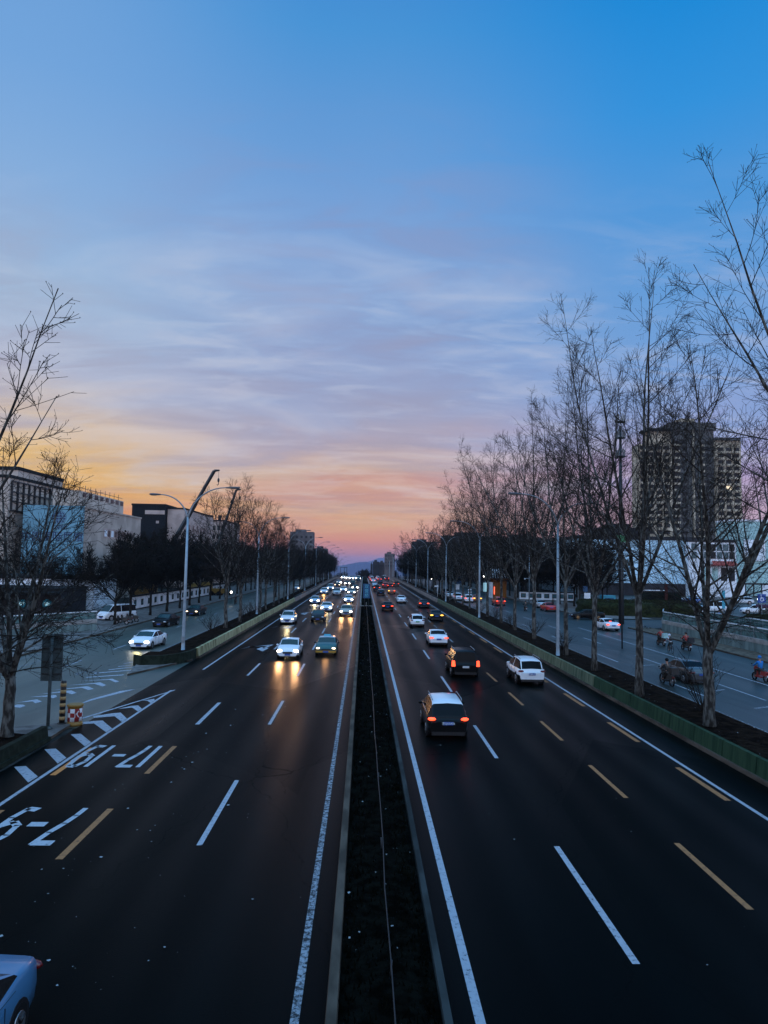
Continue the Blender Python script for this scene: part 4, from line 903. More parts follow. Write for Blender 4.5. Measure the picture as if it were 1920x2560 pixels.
# ------------------------------------------------------------------ trees
def path(rng, p, d, L_, n, up, wig):
    pts = [p.copy()]; d = d.normalized(); s = L_ / n
    for i in range(n):
        d = (d + Vector((rng.uniform(-wig, wig), rng.uniform(-wig, wig), up + rng.uniform(-wig, wig) * .5))).normalized()
        p = p + d * s; pts.append(p.copy())
    return pts
def tilt(rng, d, ang, az=None):
    a = d.cross(Vector((0, 0, 1)) if abs(d.z) < .95 else Vector((1, 0, 0))).normalized(); az = rng.uniform(0, 6.283) if az is None else az
    a = Matrix.Rotation(az, 3, d) @ a
    return (Matrix.Rotation(ang, 3, a) @ d).normalized()
def at(pts, u):
    k = u * (len(pts) - 1); i = min(int(k), len(pts) - 2); f = k - i
    return pts[i].lerp(pts[i + 1], f), (pts[i + 1] - pts[i]).normalized()
def make_tree(seed, H, hf, r0, limbs, spread=(14, 34), n2=13, n3=8, n4=5, tw=.011, leader=True, bark='bark', twm='twig', droop=0.0, l2=.30, buds=True, low=True, leaf=0, leafm='leaf_dark', lmax=None, lean=(0, 0), first_az=None, thin=1.0):
    rng = random.Random(seed); T = MB(); C = MB()
    top = Vector((lean[0] * hf, lean[1] * hf, hf))
    tp = [Vector((0, 0, -.1))]
    for i in range(1, 6): u = i / 5; tp.append(Vector((top.x * u + rng.uniform(-.06, .06), top.y * u + rng.uniform(-.06, .06), hf * u)))
    T.tube(tp, [r0 * 1.35, r0 * 1.02, r0 * .96, r0 * .9, r0 * .86, r0 * .84], 10, bark)
    L1 = []
    for k in range(limbs):
        a = (first_az if first_az is not None else 0) + k * 6.283 / limbs + rng.uniform(-.35, .35)
        ang = R(rng.uniform(*spread)); d = Vector((math.sin(ang) * math.cos(a), math.sin(ang) * math.sin(a), math.cos(ang)))
        L_ = (H - hf) * rng.uniform(.72, 1.0) / math.cos(ang * .6)
        if leader and k == 0: d = Vector((rng.uniform(-.08, .08), rng.uniform(-.08, .08), 1)); L_ = (H - hf) * 1.0
        st = tp[-1] + Vector((0, 0, -rng.uniform(0, hf * .12)))
        L1.append((path(rng, st, d, L_, 11, .045, .05), r0 * rng.uniform(.42, .62)))
    L2 = []
    for pts, r in L1:
        n = len(pts); rad = [max(tw * 1.3, r * (1 - i / (n - 1)) ** .85) for i in range(n)]
        T.tube(pts, rad, 7, bark, cap=False)
        for j in range(n2):
            u = .10 + .86 * (j + rng.random() * .8) / n2; p, d = at(pts, u)
            L_ = (H - hf) * l2 * (1.08 - u) * rng.uniform(.6, 1.25) + .9
            if lmax: L_ = min(L_, lmax)
            rr = max(tw * 1.25, r * (1 - u) ** .85 * .55)
            L2.append((path(rng, p, tilt(rng, d, R(rng.uniform(28, 62))), L_, 7, .05 - droop, .07), min(rr, .055), u))
        if low:
            for j in range(3):
                p, d = at(pts, rng.uniform(.05, .3)); L2.append((path(rng, p, tilt(rng, d, R(rng.uniform(55, 95))), rng.uniform(2.0, 4.5), 7, .03 - droop, .17), .03, .2))
    for pts, r, u in L2:
        n = len(pts); (T if r > .035 else C).tube(pts, [max(tw, r * (1 - i / (n - 1) * .9)) for i in range(n)], 5 if r > .03 else 4, bark if r > .035 else twm, cap=False)
        ln = (pts[-1] - pts[0]).length
        for j in range(int(n3 * (.45 + min(1.2, ln / 4)))):
            v = .12 + .85 * rng.random(); p, d = at(pts, v); L3 = (ln * .42 * (1.15 - v) + .45) * rng.uniform(.6, 1.3)
            q = path(rng, p, tilt(rng, d, R(rng.uniform(20, 50))), L3, 4, .035 - droop, .06); C.tube(q, [max(tw * .9, .014), tw * .85, tw * .8, tw * .75, tw * .7], 3, twm, cap=False)
            for k in range(n4):
                v2 = .2 + .8 * rng.random(); p2, d2 = at(q, v2); L4 = rng.uniform(.18, .62)
                q2 = path(rng, p2, tilt(rng, d2, R(rng.uniform(25, 65))), L4, 2, .04 - droop, .05); C.tube(q2, [tw * .75, tw * .65, tw * .6], 3, twm, cap=False)
                if buds and k % 2 == 0:
                    e = q2[-1]; s = tw * 2.0; C.face([(e.x - s, e.y, e.z), (e.x, e.y, e.z + s * 1.6), (e.x + s, e.y, e.z)], twm); C.face([(e.x, e.y - s, e.z), (e.x, e.y, e.z + s * 1.6), (e.x, e.y + s, e.z)], twm)
    for i in range(leaf):
        pts, r, u = rng.choice(L2); p, d = at(pts, rng.uniform(.2, 1)); p = p + Vector((rng.gauss(0, .4), rng.gauss(0, .4), rng.gauss(0, .35))); s = rng.uniform(.07, .19)
        a = Vector((rng.uniform(-1, 1), rng.uniform(-1, 1), rng.uniform(-1, 1))).normalized() * s; b = a.cross(Vector((rng.uniform(-1, 1), rng.uniform(-1, 1), 1))).normalized() * s
        C.face([p - a, p + b, p + a, p - b], leafm)
    return T.mesh('trunk'), C.mesh('crown')
def plant(proto, name, label, x, y, rz=0, s=1.0, sz=None, group=None, z=None):
    t = thing(name, label, 'tree', (x, y, g(y) if z is None else z), rz, group); t.scale = (s, s, sz or s)
    for me, nm in zip(proto, ('trunk', 'crown')):
        o = bpy.data.objects.new(nm, me); COL.objects.link(o); o.parent = t
    return t
rt = random.Random(77)
OR = 'first second third fourth fifth sixth seventh eighth ninth tenth eleventh twelfth thirteenth fourteenth fifteenth'.split()
def nth(i, a, b, lim=12): return a % OR[i] if i < lim else b
PA = make_tree(11, 24, 4.1, .27, 5, (12, 36), n2=16, n3=9, n4=4, tw=.0100, first_az=2.6, leader=False)
PB = make_tree(12, 28.0, 6.4, .235, 6, (12, 36), n2=16, n3=9, n4=4, tw=.0100)
PC = make_tree(13, 28.5, 7.0, .23, 6, (12, 36), n2=16, n3=9, n4=4, tw=.0100)
PD = make_tree(14, 28.5, 7.4, .22, 6, (12, 34), n2=16, n3=10, n4=4, tw=.012, buds=False)
PE = make_tree(15, 28.0, 6.2, .22, 7, (12, 36), n2=16, n3=9, n4=3, tw=.013, buds=False)
PF = make_tree(16, 27.0, 6.5, .22, 6, (14, 36), n2=12, n3=6, n4=3, tw=.019, buds=False, twm='twig_far')
DA = make_tree(31, 11.5, 3.4, .17, 7, (22, 58), n2=13, n3=12, n4=4, tw=.026, bark='bark_dark', twm='twig_far', buds=False, l2=.36, low=False, leaf=0)
DB = make_tree(32, 12.5, 3.6, .18, 8, (20, 55), n2=12, n3=12, n4=4, tw=.030, bark='bark_dark', twm='twig_far', buds=False, l2=.36, low=False, leaf=700)
DC = make_tree(33, 14.5, 3.4, .20, 8, (18, 52), n2=12, n3=11, n4=4, tw=.032, bark='bark_dark', twm='twig_far', buds=False, l2=.36, low=False, leaf=4500)
G_ = 'tall bare trees of the right verge'
RT = [(PB, 20.5, 25.8, 20, 1.0, 'tall bare tree just beyond the right picture edge with branches reaching in'),
      (PA, 17.2, 35.5, 0, 1.0, 'pale barked bare tree forking low beside the grey sedan on the right'),
      (PB, 16.9, 43.7, 100, 1.0, 'mottled bare tree second from the fork tree along the right verge'),
      (PC, 17.4, 53.7, 40, .88, 'straight bare tree just right of the nearest right lamp post'),
      (PD, 17.8, 62.8, 200, .90, 'dark bare tree directly left of the nearest right lamp post'),
      (PC, 18.1, 75.8, 170, .94, 'tall bare tree with a straight pale leader, fifth in the right verge'),
      (PE, 18.2, 85.8, 300, .9, 'bare tree sixth in the right verge counted from the viewer'),
      (PD, 18.4, 95.3, 60, .9, 'bare tree seventh in the right verge counted from the viewer'),
      (PB, 18.6, 107, 250, .88, 'bare tree eighth in the right verge counted from the viewer'),
      (PE, 18.4, 116, 10, .86, 'bare tree ninth in the right verge counted from the viewer')]
for p, x, y, rz, s, l in RT: plant(p, 'bare_tree', l, x, y, R(rz), s, None, G_)
y = 125; i = 0
while y < 330:
    plant([PD, PE, PF, PC][i % 4] if y < 170 else PF, 'bare_tree', nth(i, 'slender bare tree, %s beyond the second lamp of the right verge', 'slender bare tree far along the row of the right verge'), 18.3 + rt.uniform(-.5, .5), y, rt.uniform(0, 6.28), rt.uniform(.62, .78), None, 'far bare trees of the right verge'); y += 9 if y < 200 else 18; i += 1
for k in range(20):
    plant([DB, DC][k % 2], 'street_tree', nth(k, '%s dark dense crowned tree behind the right bridge parapet', 'dark dense crowned tree far behind the right bridge parapet'), 20.3 + rt.uniform(-1.2, 1.8), 176 + k * 8.5, rt.uniform(0, 6.28), rt.uniform(.82, 1.0), None, 'dense dark trees behind the right bridge parapet')
# left verge
PL = make_tree(21, 13.0, 2.8, .25, 6, (16, 52), n2=13, n3=10, n4=5, tw=.011, droop=.035, l2=.40, leader=True, first_az=.2)
PL2 = make_tree(24, 18.5, 4.0, .22, 7, (24, 50), n2=11, n3=7, n4=4, tw=.013, l2=.26, leader=True, first_az=.6)
PM = make_tree(22, 18.0, 5.0, .20, 6, (16, 42), n2=13, n3=8, n4=4, tw=.013, buds=False, l2=.30)
PN = make_tree(23, 18.5, 4.6, .20, 7, (14, 44), n2=12, n3=8, n4=4, tw=.013, buds=False, l2=.30)
plant(PL, 'bare_tree', 'spreading bare tree with a mottled forked trunk at the left picture edge', -15.2, 31.9, 0, 1.0)
plant(PL2, 'bare_tree', 'bare tree outside the left edge with upturned twigs against the sky', -17.6, 25.8, 1.0, 1.0)
for i, (x, y, s, l) in enumerate([(-15.6, 82.8, 1.03, 'first full bare tree of the left verge, twigs against the orange sky'), (-15.2, 90, .98, 'second bare tree of the left verge, right behind the first'), (-14.9, 105.1, .98, 'third bare tree of the left verge beside the second lamp'),
        (-15.3, 114, .93, 'fourth bare tree of the left verge beyond the second lamp'), (-15.2, 124, .9, 'fifth bare tree of the left verge beyond the second lamp'), (-15.6, 134, .86, 'sixth bare tree of the left verge counted from the viewer')]):
    plant([PM, PN][i % 2], 'bare_tree', l, x, y, i * 1.3, s, None, 'bare trees of the left verge')
y = 143; i = 0
while y < 400:
    plant([PM, PN][i % 2], 'bare_tree', nth(i, 'small bare tree, %s beyond the third lamp of the left verge', 'small bare tree far along the row of the left verge'), -15.8 + rt.uniform(-.6, .6), y, rt.uniform(0, 6.28), rt.uniform(.62, .76), None, 'far bare trees of the left verge'); y += 8.5 if y < 200 else 17; i += 1
for k in range(26):
    plant([DB, DA][k % 2], 'street_tree', nth(k, '%s dark dense crowned tree behind the left bridge parapet', 'dark dense crowned tree far behind the left bridge parapet'), -17.5 + rt.uniform(-1.6, .8), 158 + k * 9.5, rt.uniform(0, 6.28), rt.uniform(.85, 1.0), None, 'dense dark trees behind the left bridge parapet')
# dense dark street trees
near_l = ['dark bushy tree beside the parked scooters under the black building', 'dark bushy tree at the near end of the white garden wall', 'third dark bushy tree on the left pavement']
i = 0; y = 86
while y < 420:
    l = near_l[i] if i < 3 else nth(i, '%s dark bushy tree in the row on the left pavement', 'dark bushy tree deep in the dense row on the left pavement', 14)
    plant([DA, DB][i % 2] if i else DA, 'street_tree', l, -29.4 + rt.uniform(-.6, .6), y, rt.uniform(0, 6.28), rt.uniform(.86, 1.05) if i else .9, None, None if i < 3 else 'dense dark trees on the left pavement'); y += 7.5 if y < 200 else 11; i += 1
for k in range(34):
    y = 128 + k * 8.5; plant([DB, DC][k % 2], 'street_tree', nth(k, '%s dark tree in the second row beyond the left garden wall', 'dark tree deep in the dense second row beyond the left garden wall'), -38.5 + rt.uniform(-3, 3) - (4 if k % 3 == 0 else 0), y, rt.uniform(0, 6.28), rt.uniform(.8, .98), None, 'dense dark trees beyond the left garden wall')
for k in range(4): plant(DA, 'street_tree', ['dark branching tree before the left edge of the office front', 'dark branching tree between office front and shop row', 'dark branching tree right of the shop row', 'dark branching tree at the corner of the beige office side'][k], [-60, -52, -43.5, -38.5][k], [117, 118, 109.5, 122][k], k * 1.1, .8)
for k in range(26):
    y = 118 + k * 9; plant([DA, DB, DC][k % 3], 'street_tree', nth(k, '%s dark tree on the outer pavement of the right service road', 'dark tree far along the outer pavement of the right service road'), 37.5 + rt.uniform(-.8, .8) + (3 if y < 150 else 0), y if y > 130 else y + 12, rt.uniform(0, 6.28), rt.uniform(.95, 1.12), None, 'dark trees on the right pavement')
for k in range(44):
    y = 178 + (k % 22) * 11 + (4 if k > 21 else 0); plant(DC, 'park_tree', 'dense dark tree of the park mass behind the right pavement', (46 if k < 22 else 58) + rt.uniform(-4, 4) + (y - 178) * .02, y, rt.uniform(0, 6.28), rt.uniform(.92, 1.15), None, 'dense dark park trees on the right')
for k in range(12):
    plant(DC, 'park_tree', 'dark tree standing between the right park and the mall', 62 + k * 4.0 + rt.uniform(-2, 2), 262 + rt.uniform(-10, 30), rt.uniform(0, 6.28), rt.uniform(1.0, 1.3), None, 'dark trees beside the mall')
for k, (x, y) in enumerate([(44, 141), (49, 146), (54, 158)]): plant(DA, 'street_tree', ['branching dark tree left of the blue container', 'branching dark tree just behind the blue container', 'branching dark tree before the pale mall front'][k], x, y, k, 1.0)
for k in range(22):
    x = rt.choice([-1, 1]) * rt.uniform(22, 60) if k % 3 else rt.uniform(-9, 12); plant(DB, 'park_tree', 'tiny dark tree on the low ground at the end of the road', x, rt.uniform(640, 900), rt.uniform(0, 6.28), rt.uniform(.7, 1.1), None, 'tiny trees at the end of the road')
# leafless shrubs in the verge beds
def shrub(seed, h=1.9):
    rng = random.Random(seed); C = MB()
    for i in range(16):
        a = rng.uniform(0, 6.28); t_ = R(rng.uniform(8, 50)); d = Vector((math.sin(t_) * math.cos(a), math.sin(t_) * math.sin(a), math.cos(t_)))
        q = path(rng, Vector((rng.uniform(-.08, .08), rng.uniform(-.08, .08), 0)), d, h * rng.uniform(.7, 1.1), 6, .05, .14); C.tube(q, [.026, .022, .018, .015, .012, .01, .008], 4, 'twig', cap=False)
        for j in range(7):
            p, dd = at(q, rng.uniform(.25, 1)); q2 = path(rng, p, tilt(rng, dd, R(rng.uniform(25, 60))), rng.uniform(.3, .9), 3, .1, .15); C.tube(q2, [.012, .010, .009, .007], 3, 'twig', cap=False)
    return C.mesh('stems')
SH = [shrub(1), shrub(2, 1.5), shrub(3, 3.2)]
for k, (x, y, m_, rz, l) in enumerate([(-16.2, 78, 0, 0, 'leafless shrub left of the first full left verge tree'), (-15.9, 97, 1, 1, 'leafless shrub between the third and second left verge trees'), (-15.4, 100, 0, 2, 'leafless shrub at the foot of the second left lamp'),
        (18.9, 79, 0, 3, 'leafless shrub between the fifth and sixth right verge trees'), (18.6, 90, 1, 1, 'leafless shrub between the sixth and seventh right verge trees'), (18.9, 67.5, 1, 2, 'small leafless shrub beyond the nearest right lamp'),
        (18.4, 100, 0, 4, 'leafless shrub beside the second right lamp'), (18.0, 111, 0, 5, 'leafless shrub between the eighth and ninth right verge trees'), (18.7, 39.3, 2, 1, 'tall thin leafless shrub right of the low forked tree'), (-16.0, 108, 0, 3, 'leafless shrub behind the third left verge tree'), (39.9, 82, 2, 2, 'thin sapling before the right glass balustrade')]):
    o = bpy.data.objects.new('bare_shrub', SH[m_]); COL.objects.link(o); o.location = (x, y, .12); o.rotation_euler = (0, 0, rz); tag(o, l, 'shrub')

# ------------------------------------------------------------------ vehicles
# profile stations, rear to front: (t, top/H, cabin 0|1|2) ; cabin: 1 = roof, 2 = base of a screen
PROF = {
 'sedan': [(0, .50, 0), (.01, .62, 0), (.04, .715, 0), (.12, .745, 0), (.185, .755, 2), (.33, .965, 1), (.36, .985, 1), (.475, 1, 1), (.49, 1, 1), (.575, .975, 1), (.60, .955, 1), (.745, .70, 2), (.83, .665, 0), (.92, .60, 0), (.975, .52, 0), (1, .40, 0)],
 'hatch': [(0, .50, 0), (.01, .60, 0), (.03, .66, 2), (.10, .90, 1), (.13, .955, 1), (.30, .995, 1), (.45, 1, 1), (.465, 1, 1), (.56, .975, 1), (.60, .95, 1), (.755, .68, 2), (.84, .64, 0), (.93, .58, 0), (.98, .50, 0), (1, .38, 0)],
 'suv': [(0, .48, 0), (.008, .58, 0), (.022, .635, 2), (.095, .925, 1), (.12, .965, 1), (.25, .995, 1), (.44, 1, 1), (.455, 1, 1), (.57, .98, 1), (.61, .955, 1), (.74, .69, 2), (.82, .665, 0), (.93, .61, 0), (.985, .54, 0), (1, .40, 0)],
 'boxy': [(0, .46, 0), (.006, .56, 0), (.014, .60, 2), (.045, .95, 1), (.07, .985, 1), (.25, 1, 1), (.44, 1, 1), (.455, 1, 1), (.58, .985, 1), (.62, .965, 1), (.71, .66, 2), (.80, .645, 0), (.94, .61, 0), (.99, .56, 0), (1, .40, 0)],
 'van': [(0, .40, 0), (.006, .50, 0), (.012, .55, 2), (.035, .96, 1), (.06, .99, 1), (.3, 1, 1), (.5, 1, 1), (.515, 1, 1), (.72, .985, 1), (.76, .965, 1), (.90, .58, 2), (.94, .53, 0), (.975, .47, 0), (.992, .40, 0), (1, .32, 0)],
}
DIM = {'sedan': (4.65, 1.82, 1.45), 'hatch': (4.2, 1.76, 1.50), 'suv': (4.6, 1.86, 1.70), 'boxy': (4.75, 1.92, 1.86), 'van': (5.0, 1.85, 2.05)}
def car_shell(kind, scale, paint, roofp, lowp):
    L_, W_, H_ = [a * b for a, b in zip(DIM[kind], scale)]; w = W_ / 2; pr = PROF[kind]; belt = {'sedan': .665, 'hatch': .63, 'suv': .62, 'boxy': .60, 'van': .55}[kind]
    secs = []
    cab = [i for i, p in enumerate(pr) if p[2]]; i0, i1 = cab[0], cab[-1]
    for i, (t, top, cb) in enumerate(pr):
        y = (t - .5) * L_
        if t < .09: pw = .86 + .14 * math.sin(min(1, t / .09) * math.pi / 2)
        elif t > .86: pw = 1 - .17 * ((t - .86) / .14) ** 2.2
        else: pw = 1
        ww = w * pw; zt = top * H_; zb = .20 if .04 < t < .95 else .27
        lift = 1 if kind in ('suv', 'boxy', 'van') else 0; zb += .05 * lift
        if cb == 1:
            bz = belt * H_ * (1.0 + .05 * (1 - t)); P5 = (ww * .935, bz); f = (top - belt) / (1 - belt); wr = w * (.935 - (.165 if kind in ('sedan', 'van') else .215) * f)
            P6 = (wr, zt - .075 * H_ * .6); P7 = (wr - .07, zt - .012); P8 = (0, zt + .025)
            P4 = (ww * .985, bz - .07)
        else:
            bz = zt - .03; P5 = (ww * .915, zt - .02); P6 = (ww * .85, zt - .004); P7 = (ww * (.74 if not cb else .80), zt + .006); P8 = (0, zt + .035)
            P4 = (ww * .975, zt - .09)
        mid = zb + (P4[1] - zb) * .55
        secs.append((y, [(0, zb), (ww * .86, zb), (ww * .965, zb + .09), (ww, mid), P4, P5, P6, P7, P8]))
    parts = {}
    def put(nm, q, m, sm=True): parts.setdefault(nm, MB()).face(q, m, sm)
    for i in range(len(secs) - 1):
        (ya, A), (yb, B) = secs[i], secs[i + 1]; ca, cb = pr[i][2], pr[i + 1][2]
        for s in (1, -1):
            for k in range(8):
                q = [(s * A[k][0], ya, A[k][1]), (s * A[k + 1][0], ya, A[k + 1][1]), (s * B[k + 1][0], yb, B[k + 1][1]), (s * B[k][0], yb, B[k][1])]
                if s == -1: q = q[::-1]
                nm, m = 'body', paint
                rear_s = ca == 2 and cb == 1 and i == i0; front_s = ca == 1 and cb == 2 and i + 1 == i1
                if k == 7 and rear_s: nm, m = 'rear_window', 'glass_dark'
                elif k == 7 and front_s: nm, m = 'windshield', 'glass_green'
                elif k == 5 and i0 <= i < i1:
                    tm = (pr[i][0] + pr[i + 1][0]) / 2
                    pillar = (pr[i + 1][0] - pr[i][0]) < .02
                    if not pillar: nm, m = 'side_window', 'glass_dark'
                elif k >= 6 and ca == 1 and cb == 1: m = roofp
                elif k <= 1: m = 'trim_black'
                elif k == 2 and lowp: m = lowp
                put(nm, q, m)
    for idx, rev in ((0, False), (-1, True)):
        y, A = secs[idx]; ring = [(x, y, z) for x, z in A] + [(-x, y, z) for x, z in reversed(A[1:-1])]
        put('body', ring if not rev else ring[::-1], paint, False)
    # weld duplicate vertices so that smooth shading runs over the shell
    for p in parts.values():
        mp = {}; nv = []; rm = []
        for v in p.v:
            k = (round(v[0], 4), round(v[1], 4), round(v[2], 4))
            if k not in mp: mp[k] = len(nv); nv.append(v)
            rm.append(mp[k])
        fs, ms, ss = [], [], []
        for f, m, s in zip(p.f, p.m, p.sm):
            h = []; [h.append(rm[i]) for i in f if rm[i] not in h]
            if len(h) > 2: fs.append(tuple(h)); ms.append(m); ss.append(s)
        p.v, p.f, p.m, p.sm = nv, fs, ms, ss
    return parts, (L_, W_, H_)
PAINTS = {'white': (.70, .73, .78), 'silver': (.42, .46, .50), 'grey': (.045, .050, .055), 'black': (.004, .0045, .005), 'dark': (.014, .017, .020), 'red': (.42, .012, .012), 'darkred': (.12, .010, .012), 'teal': (.010, .075, .070), 'gold': (.42, .22, .03), 'beige': (.40, .38, .33), 'blue': (.03, .12, .35), 'paleblue': (.38, .50, .60), 'brown': (.07, .035, .02), 'orange': (.45, .10, .02), 'sky': (.05, .16, .29)}  # the sky tone is a bluish white car with its shade painted in
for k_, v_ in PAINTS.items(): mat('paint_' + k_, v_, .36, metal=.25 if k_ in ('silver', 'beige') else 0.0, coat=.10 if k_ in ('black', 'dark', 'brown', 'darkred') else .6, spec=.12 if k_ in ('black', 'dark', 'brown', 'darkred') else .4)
def P_(n): return 'paint_' + n if n else None
CARS = 0
def car(kind, paint, x, y, rz, label, cat='car', roof=None, low=None, head='head_far', tail='tail_off', plate='plate_blue', lod=1, scale=(1, 1, 1), group=None, beam=None, ptext=None, rim='rim', name=None, brake=False, tails=None):
    """rz 0 drives away from the viewer, 180 comes towards; lod 0 near, 1 middle, 2 far"""
    parts, (L_, W_, H_) = car_shell(kind, scale, P_(paint), P_(roof) or P_(paint), P_(low))
    t = thing(name or 'car', label, cat, (x, y, g(y)), R(rz), group)
    w = W_ / 2; hl = L_ / 2
    zl = {'sedan': .44, 'hatch': .44, 'suv': .45, 'boxy': .45, 'van': .36}[kind] * H_; zt = {'sedan': .575, 'hatch': .56, 'suv': .53, 'boxy': .44, 'van': .42}[kind] * H_
    R_ = .33 if kind in ('sedan', 'hatch') else .37; front_ax = hl - .86 * scale[0]; rear_ax = -hl + .92 * scale[0]
    def wheel(sx, yy):
        a = MB(); r = R_; x0 = sx * (w - .21); x1 = sx * (w + .012)
        a.tube([(x0, yy, r), (x0 + sx * .03, yy, r), (x1 - sx * .03, yy, r), (x1, yy, r)], [r * .93, r, r, r * .95], 18 if lod == 0 else 12, 'rubber')
        b = MB(); b.tube([(x1 - sx * .02, yy, r), (x1 + sx * .012, yy, r)], [r * .66, r * .62], 14 if lod == 0 else 8, rim)
        if lod == 0:
            for i in range(5): q = i * 1.2566; b.tube([(x1 + sx * .016, yy + math.cos(q) * r * .12, r + math.sin(q) * r * .12), (x1 + sx * .016, yy + math.cos(q) * r * .55, r + math.sin(q) * r * .55)], .022, 4, 'trim_black')
        return a, b
    def arch():
        a = MB()
        for sx in (1, -1):
            for yy in (front_ax, rear_ax): a.tube([(sx * (w - .24), yy, R_ + .02), (sx * (w + .004), yy, R_ + .02)], R_ * 1.14, 16, 'trim_black')
        return a
    hm = head if head else 'head_off'
    def lights(mbs):
        for sx in (1, -1):
            a = MB(); big = 1.25 if lod == 2 and head != 'head_off' else 1.0
            on = 1.25 if head in ('head_on', 'head_far') else 1.0; a.ell((sx * w * .70, hl * .945, zl), (.19 * big * on, .13, .085 * on * on * big * (1.3 if lod == 2 else 1)), hm, 10, 6); mbs.append(('headlight', a))
        for sx in (1, -1):
            a = MB(); m = tail if tails is None else tails[0 if sx < 0 else 1]
            if kind == 'boxy': a.box(sx * w * .90 - .12, sx * w * .90 + .12, -hl - .01, -hl + .25, zt - .02, zt + .36, m, .03)
            elif kind == 'suv': a.ell((sx * w * .78, -hl + .10, zt + .05), (.20, .14, .08), m, 10, 6)
            else: a.ell((sx * w * .75, -hl + .09, zt), (.24, .12, .085), m, 10, 6)
            mbs.append(('taillight', a))
    def front_rear(mbs):
        a = MB(); a.box(-w * .42, w * .42, hl - .06, hl + .012, zl - .20, zl - .04, 'trim_black', .0); a.box(-w * .62, w * .62, hl - .12, hl - .015, .24, .36, 'trim_black'); mbs.append(('grille', a))
        a = MB(); a.box(-w * .80, w * .80, -hl - .006, -hl + .12, .24, .40, 'trim_black'); mbs.append(('rear_bumper', a))
        pz = zt - .13 if kind in ('sedan', 'suv', 'hatch') else zt - .05
        a = MB(); a.box(-.23, .23, -hl - .03, -hl + .01, pz - .07, pz + .07, plate); mbs.append(('number_plate', a))
        a = MB(); a.box(-.23, .23, hl - .0, hl + .035, zl - .34, zl - .20, plate); mbs.append(('number_plate', a))
    extra = []
    if lod == 2:
        allm = MB()
        for p in parts.values(): allm.add(p)
        allm.add(arch())
        for sx in (1, -1):
            for yy in (front_ax, rear_ax):
                for m_ in wheel(sx, yy): allm.add(m_)
        L2_ = []; lights(L2_); front_rear(L2_)
        for _, m_ in L2_: allm.add(m_)
        me = allm.mesh('car_mesh'); bpy.data.objects.remove(t)
        o = bpy.data.objects.new(name or 'car', me); COL.objects.link(o); o.location = (x, y, g(y)); o.rotation_euler = (0, 0, R(rz)); tag(o, label, cat, group); return o
    body = None
    for nm in ('body', 'windshield', 'rear_window', 'side_window'):
        if nm == 'side_window':
            for sx in (1, -1):
                for fr in (1, -1):
                    h = MB(); src = parts[nm]; ysp = None
                    for f in src.f:
                        vs = [src.v[i] for i in f]; cy = sum(v[1] for v in vs) / len(vs); cx = sum(v[0] for v in vs)
                        if cx * sx > 0 and ((cy > -.03 * L_ and fr > 0) or (cy <= -.03 * L_ and fr < 0)): h.face(vs, 'glass_dark', True)
                    if h.f: h.build('side_window', t)
        else:
            o = parts[nm].build(nm, t)
            if nm == 'body': body = o
    arch().build('wheel_arch', t)
    for sx in (1, -1):
        for yy in (front_ax, rear_ax):
            a, b = wheel(sx, yy)
            if lod == 0: wo = a.build('wheel', t); b.build('rim', wo)
            else: a.add(b); a.build('wheel', t)
    L2_ = []; lights(L2_); front_rear(L2_)
    for nm, m_ in L2_:
        o = m_.build(nm, t)
        if nm == 'number_plate' and ptext and lod == 0 and m_.v[0][1] < 0 and rz == 0:
            tx_ = bpy.data.objects.new('lettering', text_mesh(ptext, .125, 'ink_white', 'lettering', bold=.001)); COL.objects.link(tx_); tx_.parent = o
            tx_.location = (0, -hl - .033, (m_.v[0][2] + .07)); tx_.rotation_euler = (R(90), 0, 0)
    for sx in (1, -1):
        a = MB(); a.ell((sx * (w + .10), hl * .30 if kind != 'van' else hl * .62, H_ * .67 if kind != 'van' else H_ * .6), (.11, .06, .075), P_(paint) if paint not in ('teal',) else 'trim_black', 8, 5); a.tube([(sx * (w - .06), hl * .30 if kind != 'van' else hl * .62, H_ * .64 if kind != 'van' else H_ * .58), (sx * (w + .06), hl * .30 if kind != 'van' else hl * .62, H_ * .66 if kind != 'van' else H_ * .6)], .03, 5, 'trim_black'); a.build('wing_mirror', t)
    if kind in ('suv', 'boxy') and lod == 0:
        for sx in (1, -1): a = MB(); a.tube([(sx * w * .72, -hl * .72, H_ + .0), (sx * w * .73, -hl * .6, H_ + .055), (sx * w * .73, hl * .12, H_ + .06), (sx * w * .72, hl * .2, H_ - .01)], .022, 6, 'steel_grey'); a.build('roof_rail', t)
    if lod == 0:
        for sx in (1, -1):
            a = MB()
            for yy in (hl * .36, -hl * .02, -hl * .40): a.box(sx * (w - .006) - .006, sx * (w - .006) + .010, yy - .008, yy + .008, .34, H_ * .60, 'trim_black')
            for yy in (hl * .06, -hl * .34): a.box(sx * (w - .01) - .01, sx * (w - .01) + .022, yy - .09, yy + .05, H_ * .545, H_ * .56, P_(paint) if paint not in ('white',) else 'chrome')
            a.box(sx * (w - .02) - .01, sx * (w - .02) + .012, -hl * .55, hl * .50, H_ * .645, H_ * .652, 'chrome'); a.build('door_trim', t)
    if brake: a = MB(); a.box(-.16, .16, -hl * .60 if kind == 'sedan' else -hl * .93, (-hl * .60 if kind == 'sedan' else -hl * .93) + .05, H_ * (.80 if kind == 'sedan' else .965), H_ * (.80 if kind == 'sedan' else .965) + .05, 'tail_on'); a.build('brake_light', t)
